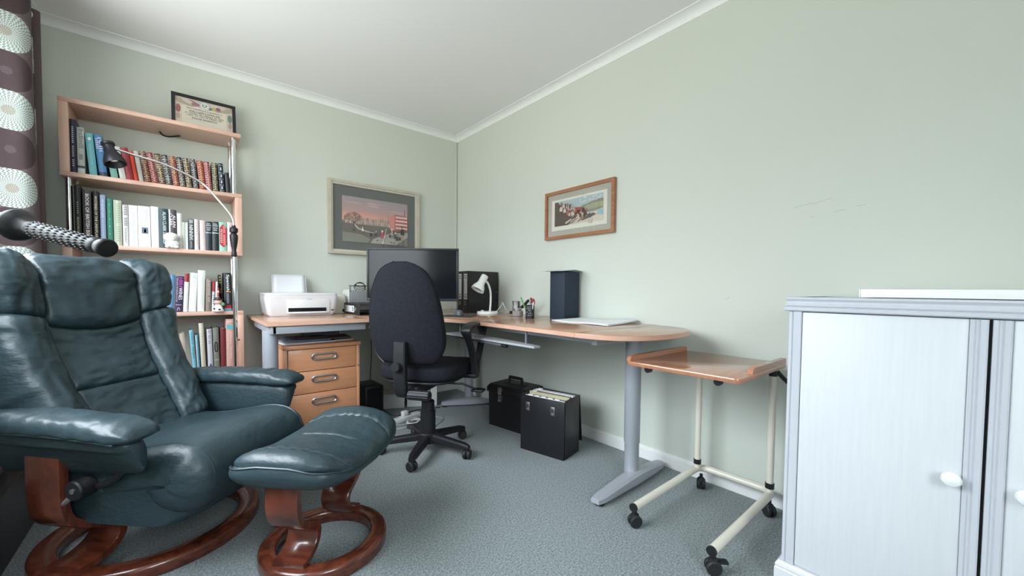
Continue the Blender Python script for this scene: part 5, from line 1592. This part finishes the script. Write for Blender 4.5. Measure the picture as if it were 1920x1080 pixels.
for k, (c_, lab) in enumerate(cols):
    yy = .018 + .022 * k
    x0_, y0_ = .01, yy
    wx = -.440 + math.cos(ra) * x0_ - math.sin(ra) * y0_
    wy = -1.425 + math.sin(ra) * x0_ + math.cos(ra) * y0_
    fo = thing('file_folder', lab, 'folder', (wx, wy, .009), ra, FL)
    hh = .305 if k in (0, 1) else .318
    rbox('card', 0, CW - .022, 0, .008 if k != 2 else .014, 0, hh, pm(c_, .7), fo, .001)
    for j in range(5 if k == 0 else 1):
        rbox('tab', .02 + .045 * j, .05 + .045 * j, .001, .005, hh - .004, hh + .006, pm((.85, .85, .84) if k == 0 else mixl(c_, (.9, .9, .9), .5), .6), fo, .0008)

# ================================================================ overbed trolley table
tt = thing('overbed_table', 'wheeled overbed table with a lipped wooden top and cream tubular frame', 'table', (0, 0, 0))
TZ = .640
tx0, tx1, ty0, ty1 = -.568, -.085, -2.640, -2.205
slab('tray_top', rrect(tx0, tx1, ty0, ty1, .018), TZ - .018, TZ, TRAYW, tt, .004)
for yy, x0 in ((ty1 - .022, tx0 + .004), (ty0 + .004, tx0 + .12)):
    pr_ = [(x0, TZ), (x0 + .006, TZ + .014), (x0 + .016, TZ + .020), (tx1 - .012, TZ + .020), (tx1 - .004, TZ + .014), (tx1 - .002, TZ)]
    MB().prism(pr_, yy, yy + .018, 'y').build('raised_lip', TRAYW, tt, 40)
for yy in (-2.285, -2.555):
    rl = MB().tube([(tx0 + .04, yy, TZ - .030), (tx1 - .03, yy, TZ - .030)], .010, 10).build('under_rail', CHROME, tt)
    MB().tube([(tx0 + .035, yy, TZ - .030), (tx0 + .055, yy, TZ - .030)], .013, 12).build('rail_cap', BLACKP, tt)
    MB().tube([(tx1 - .19, yy, TZ - .030), (tx1 - .165, yy, TZ - .030)], .0125, 12).build('rail_clip', BLACKP, tt)
PX = -.110
for yy, zt in ((-2.300, TZ - .035), (-2.598, TZ - .045)):
    MB().tube([(PX, yy, .10), (PX, yy, zt)], .0135, 14).build('post', CREAM, tt)
    MB().lathe([(.0165, 0), (.0165, .022)], 14, (PX, yy, .118)).build('post_collar', BLACKP, tt)
    MB().lathe([(.0155, 0), (.0155, .022)], 14, (PX, yy, zt - .012)).build('top_collar', BLACKP, tt)
MB().tube(spline([(PX, -2.598, TZ - .03), (PX, -2.598, TZ - .012), (PX - .02, -2.59, TZ - .018), (PX - .05, -2.56, TZ - .028)], 4), .009, 8).build('tilt_hinge', CHROME, tt)
MB().tube(spline([(PX + .01, -2.61, TZ - .04), (PX + .04, -2.625, TZ - .07), (PX + .065, -2.63, TZ - .085)], 4), .009, 8).build('tilt_lever', BLACKP, tt)
fr_ = [(-.622, -2.292, .082), (-.30, -2.292, .086), (-.16, -2.292, .09)] + [(-.115 + .045 * math.sin(a * PI / 12), -2.337 + .045 * math.cos(a * PI / 12), .09) for a in range(1, 6)] + [(-.070, -2.337, .09), (-.070, -2.555, .09)] + [(-.115 + .045 * math.cos(a * PI / 12), -2.555 - .045 * math.sin(a * PI / 12), .09) for a in range(1, 6)] + [(-.16, -2.600, .09), (-.30, -2.600, .086), (-.650, -2.600, .082)]
MB().tube(fr_, .0155, 14).build('floor_frame', CREAM, tt)
for xx, yy in ((-.622, -2.292), (-.650, -2.600)):
    MB().tube([(xx + .004, yy, .082), (xx - .004, yy, .082)], .0165, 14).build('end_cap', BLACKP, tt)
for k, (xx, yy) in enumerate(((-.607, -2.290), (-.635, -2.600), (-.100, -2.315), (-.112, -2.600))):
    cs = bpy.data.objects.new('caster', None)
    link(cs, tt)
    cs.location = (xx, yy, 0)
    cs.rotation_euler = (0, 0, (2.6, 2.3, .5, .9)[k])
    for s_ in (-1, 1):
        MB().lathe([(.0, .003), (.022, .003), (.0248, .006), (.0248, .014), (.021, .018), (0, .018)], 20, (0, 0, .0248), Matrix.Rotation(s_ * PI / 2, 4, 'X'), cap=False).build('wheel', RUBBER, cs)
    MB().lathe([(.0, .02), (.017, .022), (.019, .038), (.014, .052), (.007, .056), (.007, .07), (0, .07)], 14, cap=False).build('hood', BLACKP, cs)
    if k == 1:
        rbox('brake_pedal', -.045, -.012, -.012, .012, .040, .048, BLACKP, cs, .003)

# ================================================================ white cabinet
cb = thing('white_cabinet', 'white wood grain cabinet with grey trim and oval knob in the right foreground', 'cabinet', (-.515, -2.755, 0))
CBL, CBD, CBH = .86, .505, .911        # length along -y, depth along +x
rbox('carcass', .018, CBD, -CBL, .0, .08, CBH - .04, CABW, cb, .002)
def plinth(name, z, prof, m):
    """moulding round front and left side, prof: (out, z) polyline"""
    n = len(prof)
    v = []
    for (px_, py_, ox, oy) in ((0, -CBL, -1, 0), (0, 0, -1, 1), (CBD, 0, 0, 1)):
        for o_, zz in prof:
            v.append((px_ + ox * o_, py_ + oy * o_, z + zz))
    f = [(j * n + k, j * n + k + 1, (j + 1) * n + k + 1, (j + 1) * n + k) for j in range(2) for k in range(n - 1)]
    return MB().add(v, f).build(name, m, cb, 25)
plinth('plinth', 0, [(.0, 0), (.014, 0), (.014, .056), (.011, .060), (.013, .064), (.011, .072), (.005, .079), (-.02, .082)], CABW)
plinth('top_edge', CBH - .043, [(-.018, 0), (.008, 0), (.011, .003), (.011, .012), (.006, .0135), (.009, .017), (.009, .0205), (.004, .024), (.004, .030), (.008, .037), (.006, .041), (.0, .043), (-.02, .043)], CABG)
MB().box(.004, CBD, -CBL, -.004, CBH - .008, CBH - .0015).build('top_board', CABW, cb, smooth=False)
def stile(name, y0, y1, parent):
    prof = [(.018, y0), (-.002, y0), (-.004, y0 + .002), (-.004, y0 + (y1 - y0) * .62), (.000, y0 + (y1 - y0) * .68), (-.0025, y0 + (y1 - y0) * .76), (-.0025, y1 - .001), (.001, y1), (.018, y1)]
    return MB().prism(prof, .08, CBH - .043, 'z').build(name, CABG, parent, 25)
stile('corner_stile', -.034, -.001, cb)
def door(y0, y1, hinge_left, knob_y):
    d = bpy.data.objects.new('door', None)
    link(d, cb)
    rbox('door_panel', .0, .017, y0, y1, .083, CBH - .046, CABW, d, .0008)
    e = (y0 - .0305, y0 - .0005) if hinge_left else (y1 + .0005, y1 + .0305)
    prof = [(.017, e[0]), (-.004, e[0]), (-.006, e[0] + .003), (-.006, e[0] + .012), (-.001, e[0] + .0155), (-.001, e[0] + .019), (-.004, e[0] + .022), (-.004, e[1] - .001), (.0, e[1]), (.017, e[1])]
    MB().prism(prof, .083, CBH - .046, 'z').build('door_edge_trim', CABG, d, 25)
    kb = Matrix.Rotation(-PI / 2, 4, 'Y')
    v0 = MB().lathe([(.0, 0), (.007, 0), (.006, .008), (.009, .012), (.015, .016), (.0165, .021), (.014, .026), (.007, .029), (0, .03)], 24, (0, 0, 0), kb, cap=False)
    o = v0.build('knob', WHITEG, d)
    o.location = (.0, knob_y, .475)
    o.scale = (1, 1.12, 1.08)
door(-.366, -.0355, True, -.350)
door(-.79, -.4325, False, -.463)
MB().box(.006, .018, -.4015, -.397, .083, CBH - .046).build('door_gap', pm((.004, .004, .006)), cb, smooth=False)
stile('end_stile', -CBL + .001, -CBL + .034, cb)
wb = thing('white_board', 'thick white board lying on top of the white cabinet by the wall', 'board', (-.19, -3.2, CBH))
rbox('panel', -.17, .175, -.30, .303, .0005, .0255, WHITEP, wb, .002)
rbox('edging', -.172, .177, .303, .306, .0005, .0255, WHITEG, wb, .001)

# ================================================================ reading lamp beside the bookcase
rl = thing('floor_lamp', 'chrome reading floor lamp with curved arm and black head before the bookcase', 'floor lamp', (-1.722, -.36, 0))
MB().lathe([(.0, 0), (.125, 0), (.128, .006), (.125, .018), (.03, .026), (.016, .034), (0, .034)], 36, cap=False).build('base', BLACKP, rl)
MB().tube([(0, 0, .03), (0, 0, 1.105)], .0105, 16).build('pole', CHROME, rl)
MB().tube([(0, 0, .62), (.02, 0, .62)], .004, 8).build('pole_screw', BLACKP, rl)
MB().lathe([(.010, 1.10), (.014, 1.108), (.012, 1.128), (.010, 1.14), (.015, 1.165), (.020, 1.205), (.0205, 1.222), (.016, 1.232), (.012, 1.237), (.020, 1.243), (.021, 1.262), (.016, 1.268), (.010, 1.272), (.009, 1.282)], 20).build('grip', BLACKP, rl)
am = spline([(0, 0, 1.275), (-.004, 0, 1.315), (-.022, 0, 1.352), (-.065, 0, 1.41), (-.135, 0, 1.492), (-.225, 0, 1.540), (-.315, 0, 1.572), (-.41, 0, 1.590), (-.478, -.005, 1.603)], 8)
MB().tube(am, .0058, 10).build('arm', CHROME, rl)
lh = Matrix.Translation((-.497, -.01, 1.605)) @ Matrix.Rotation(math.radians(164), 4, 'Y') @ Matrix.Rotation(math.radians(14), 4, 'X')
MB().lathe([(.0, -.026), (.020, -.026), (.026, -.021), (.026, -.012), (.020, -.006), (.0195, .016), (.030, .036), (.042, .072), (.043, .088), (.040, .088), (.036, .07), (.02, .04), (0, .036)], 28, mtx=lh, cap=False).build('shade', BLACKP, rl)
MB().lathe([(.0, .03), (.016, .036), (.022, .055), (.014, .07), (0, .073)], 16, mtx=lh, cap=False).build('bulb', mat('reflector_bulb', (.75, .75, .74), .15, .6), rl)

# ================================================================ exercise handlebar in the left foreground
hb = thing('exercise_handlebar', 'black ribbed handlebar grip on a grey tube at the left edge', 'handlebar', (-2.40, -1.86, 0))
def hl(x, y, z):
    return Vector((x + 2.40, y + 1.86, z))
FLG, TIP = hl(-2.166, -2.107, 1.026), hl(-2.047, -2.240, .986)
ax = (TIP - FLG).normalized()
rm = ax.to_track_quat('Z', 'Y').to_matrix().to_4x4()
Lg = (TIP - FLG).length
MB().lathe([(.0, -.004), (.0255, -.004), (.0265, -.001), (.0255, .004), (.0190, .014), (.0125, .026), (.0128, .031), (.0120, Lg - .030), (.0128, Lg - .026), (.0128, Lg - .020), (.0118, Lg - .017), (.0140, Lg - .010), (.0150, Lg - .003), (.0135, Lg), (.007, Lg + .002), (0, Lg + .002)], 36, FLG, rm, cap=False).build('grip', mat('grip_rubber', (.006, .006, .007), .42, spec=.22), hb)
b = MB()
rows = 9
for r_ in range(rows):
    hh = .038 + (Lg - .075) * r_ / (rows - 1)
    for k in range(18):
        a = 2 * PI * (k + .5 * (r_ % 2)) / 18
        c_ = Vector((.0124 * math.cos(a), .0124 * math.sin(a), hh))
        q = Matrix.Rotation(a, 4, 'Z') @ Matrix.Diagonal((.0017, .0017, .0046, 1))
        v, f = [], []
        for j in range(5):
            for i in range(6):
                th_, ph = PI * j / 4, 2 * PI * i / 6
                v.append(rm @ (c_ + (q @ Vector((math.sin(th_) * math.cos(ph), math.sin(th_) * math.sin(ph), math.cos(th_))))) + FLG)
        f = [(j * 6 + i, j * 6 + (i + 1) % 6, (j + 1) * 6 + (i + 1) % 6, (j + 1) * 6 + i) for j in range(4) for i in range(6)]
        b.add(v, f)
nb_ = b.build('grip_nubs', mat('grip_rubber', (.006, .006, .007), .42, spec=.22), hb, 80)
nb_['kind'] = 'stuff'
tb = spline([FLG + ax * .01, FLG - ax * .10, hl(-2.335, -1.93, 1.075), hl(-2.39, -1.875, 1.05), hl(-2.40, -1.86, .95), hl(-2.40, -1.86, .5), hl(-2.40, -1.86, .04)], 8)
MB().tube(tb, .0135, 14).build('tube', mat('grey_tube', (.42, .42, .45), .3, .4), hb)
MB().lathe([(0, 0), (.11, 0), (.115, .008), (.105, .022), (.03, .032), (0, .034)], 28, cap=False).build('base_plate', BLACKP, hb)

# ================================================================ boxes by the left wall behind the recliner
k1 = thing('black_crate', 'black plastic crate on the floor between recliner and left wall', 'crate', (-2.470, -.98, 0))
loft('body', [(.001, rrect(-.055, .055, -.33, .33, .012)), (.255, rrect(-.062, .062, -.345, .345, .012))], BLACKC, k1)
rbox('rim', -.066, .066, -.35, .35, .252, .272, BLACKP, k1, .005)
k2 = thing('grey_box_red_lid', 'grey storage box with a red lid rim on the black crate', 'box', (-2.487, -1.06, .272))
loft('body', [(.0005, rrect(-.038, .038, -.15, .15, .008)), (.115, rrect(-.042, .042, -.158, .158, .008))], pm((.20, .195, .19)), k2)
rbox('lid', -.046, .046, -.163, .163, .115, .132, pm((.30, .035, .03), .35), k2, .004)

# ================================================================ things on the floor under the desk
sb = thing('subwoofer', 'black subwoofer box on the floor beside the drawer pedestal', 'speaker', (-.905, -.24, 0))
rbox('cabinet', -.065, .065, -.11, .11, .006, .225, BLACKC, sb, .006)
rbox('front_grille', -.055, .055, -.114, -.109, .02, .21, mat('grille_cloth', (.008, .008, .012), .95), sb, .002)
rbox('side_edge', .0625, .0665, -.108, .108, .012, .22, pm((.06, .06, .07)), sb, .001)
for sx in (-.05, .05):
    for sy in (-.09, .09):
        MB().lathe([(.008, 0), (.008, .007)], 10, (sx, sy, 0)).build('foot', RUBBER, sb)
MB().lathe([(.003, 0), (.003, .001)], 8, (-.045, -.114, .03), Matrix.Rotation(PI / 2, 4, 'X')).build('power_light', pm((.55, .20, .04)), sb)
wbx = thing('white_carton', 'white carton with printed side on the floor under the desk corner', 'carton', (-.47, -.235, 0), math.radians(-28))
rbox('carton', -.115, .115, -.10, .10, .001, .20, pm((.70, .70, .68), .7), wbx, .003)
MB().box(-.085, .055, -.1012, -.1002, .03, .17).build('printed_panel', pm((.60, .60, .60), .7), wbx, smooth=False)
MB().box(.03, .048, -.1018, -.1012, .04, .055).build('printed_mark', pm((.2, .2, .2)), wbx, smooth=False)
wb2 = thing('low_white_box', 'low white box lying beside the white carton under the desk', 'box', (-.70, -.16, 0), math.radians(-24))
rbox('carton', -.10, .10, -.08, .08, .001, .105, pm((.62, .62, .63), .7), wb2, .003)
rbox('lid', -.102, .102, -.082, .082, .105, .112, pm((.68, .68, .68), .7), wb2, .002)
ps = thing('power_strip', 'white power strip with plugs on the floor under the desk', 'power strip', (-.80, -.56, 0), math.radians(14))
rbox('strip', -.16, .16, -.028, .028, .001, .034, WHITEP, ps, .006)
for k in range(4):
    rbox('socket', -.14 + .075 * k, -.095 + .075 * k, -.020, .020, .0335, .0355, pm((.66, .66, .66)), ps, .001)
rbox('plug', -.14, -.095, -.018, .018, .0355, .075, BLACKP, ps, .008)
rbox('plug', .01, .055, -.018, .018, .0355, .07, WHITEP, ps, .008)
ad = thing('power_adapter', 'clear wrapped cable bundle and adapter on the carpet under the desk', 'adapter', (-.77, -.72, 0), .5)
rbox('brick', -.055, .055, -.03, .03, .001, .034, pm((.05, .05, .055), .4), ad, .006)
for k in range(4):
    rr = random.Random(k + 3)
    MB().tube(spline([(.05 * math.cos(a) * rr.uniform(.6, 1.2) - .02, .04 * math.sin(a) * rr.uniform(.6, 1.2), .040 + .012 * rr.random()) for a in [2 * PI * j / 7 for j in range(7)]], 4, closed=True), .003, 6, closed=True).build('cable_loop', pm((.60, .60, .60)), ad)
CG = 'cables under the desk'
def cable(lab, pts, r_=.0032, col=(.012, .012, .013)):
    o = MB().tube(spline(pts, 7), r_, 6).build('cable', pm(col, .45))
    return tag(o, lab, 'cable', CG)
cable('black cable hanging from the desk to the subwoofer', [(-1.08, -.10, .74), (-1.078, -.11, .55), (-1.07, -.10, .30), (-1.0, -.07, .20), (-.95, -.10, .12)])
cable('black cable hanging behind the office chair to the power strip', [(-.82, -.06, .72), (-.82, -.06, .40), (-.825, -.07, .16), (-.82, -.36, .02), (-.70, -.46, .006), (-.56, -.52, .006), (-.64, -.62, .006)])
cable('black cable sweeping from the subwoofer across the carpet', [(-.93, -.10, .10), (-1.01, -.12, .02), (-1.0, -.36, .006), (-.93, -.46, .006), (-.80, -.46, .006), (-.62, -.40, .006), (-.42, -.44, .006)])
cable('grey cable looping over the carpet beside the power strip', [(-.90, -.45, .006), (-.86, -.62, .006), (-.72, -.66, .006), (-.60, -.60, .006), (-.55, -.70, .006), (-.70, -.82, .006)], .003, (.35, .35, .36))
cable('white cable stretched across the carpet behind the office chair', [(-1.0, -.66, .006), (-.85, -.70, .005), (-.68, -.64, .006), (-.54, -.60, .006)], .0035, (.62, .62, .62))
cable('black cable hanging behind the right of the office chair', [(-.27, -.05, .72), (-.28, -.05, .5), (-.29, -.05, .36), (-.28, -.05, .2), (-.27, -.06, .008)])
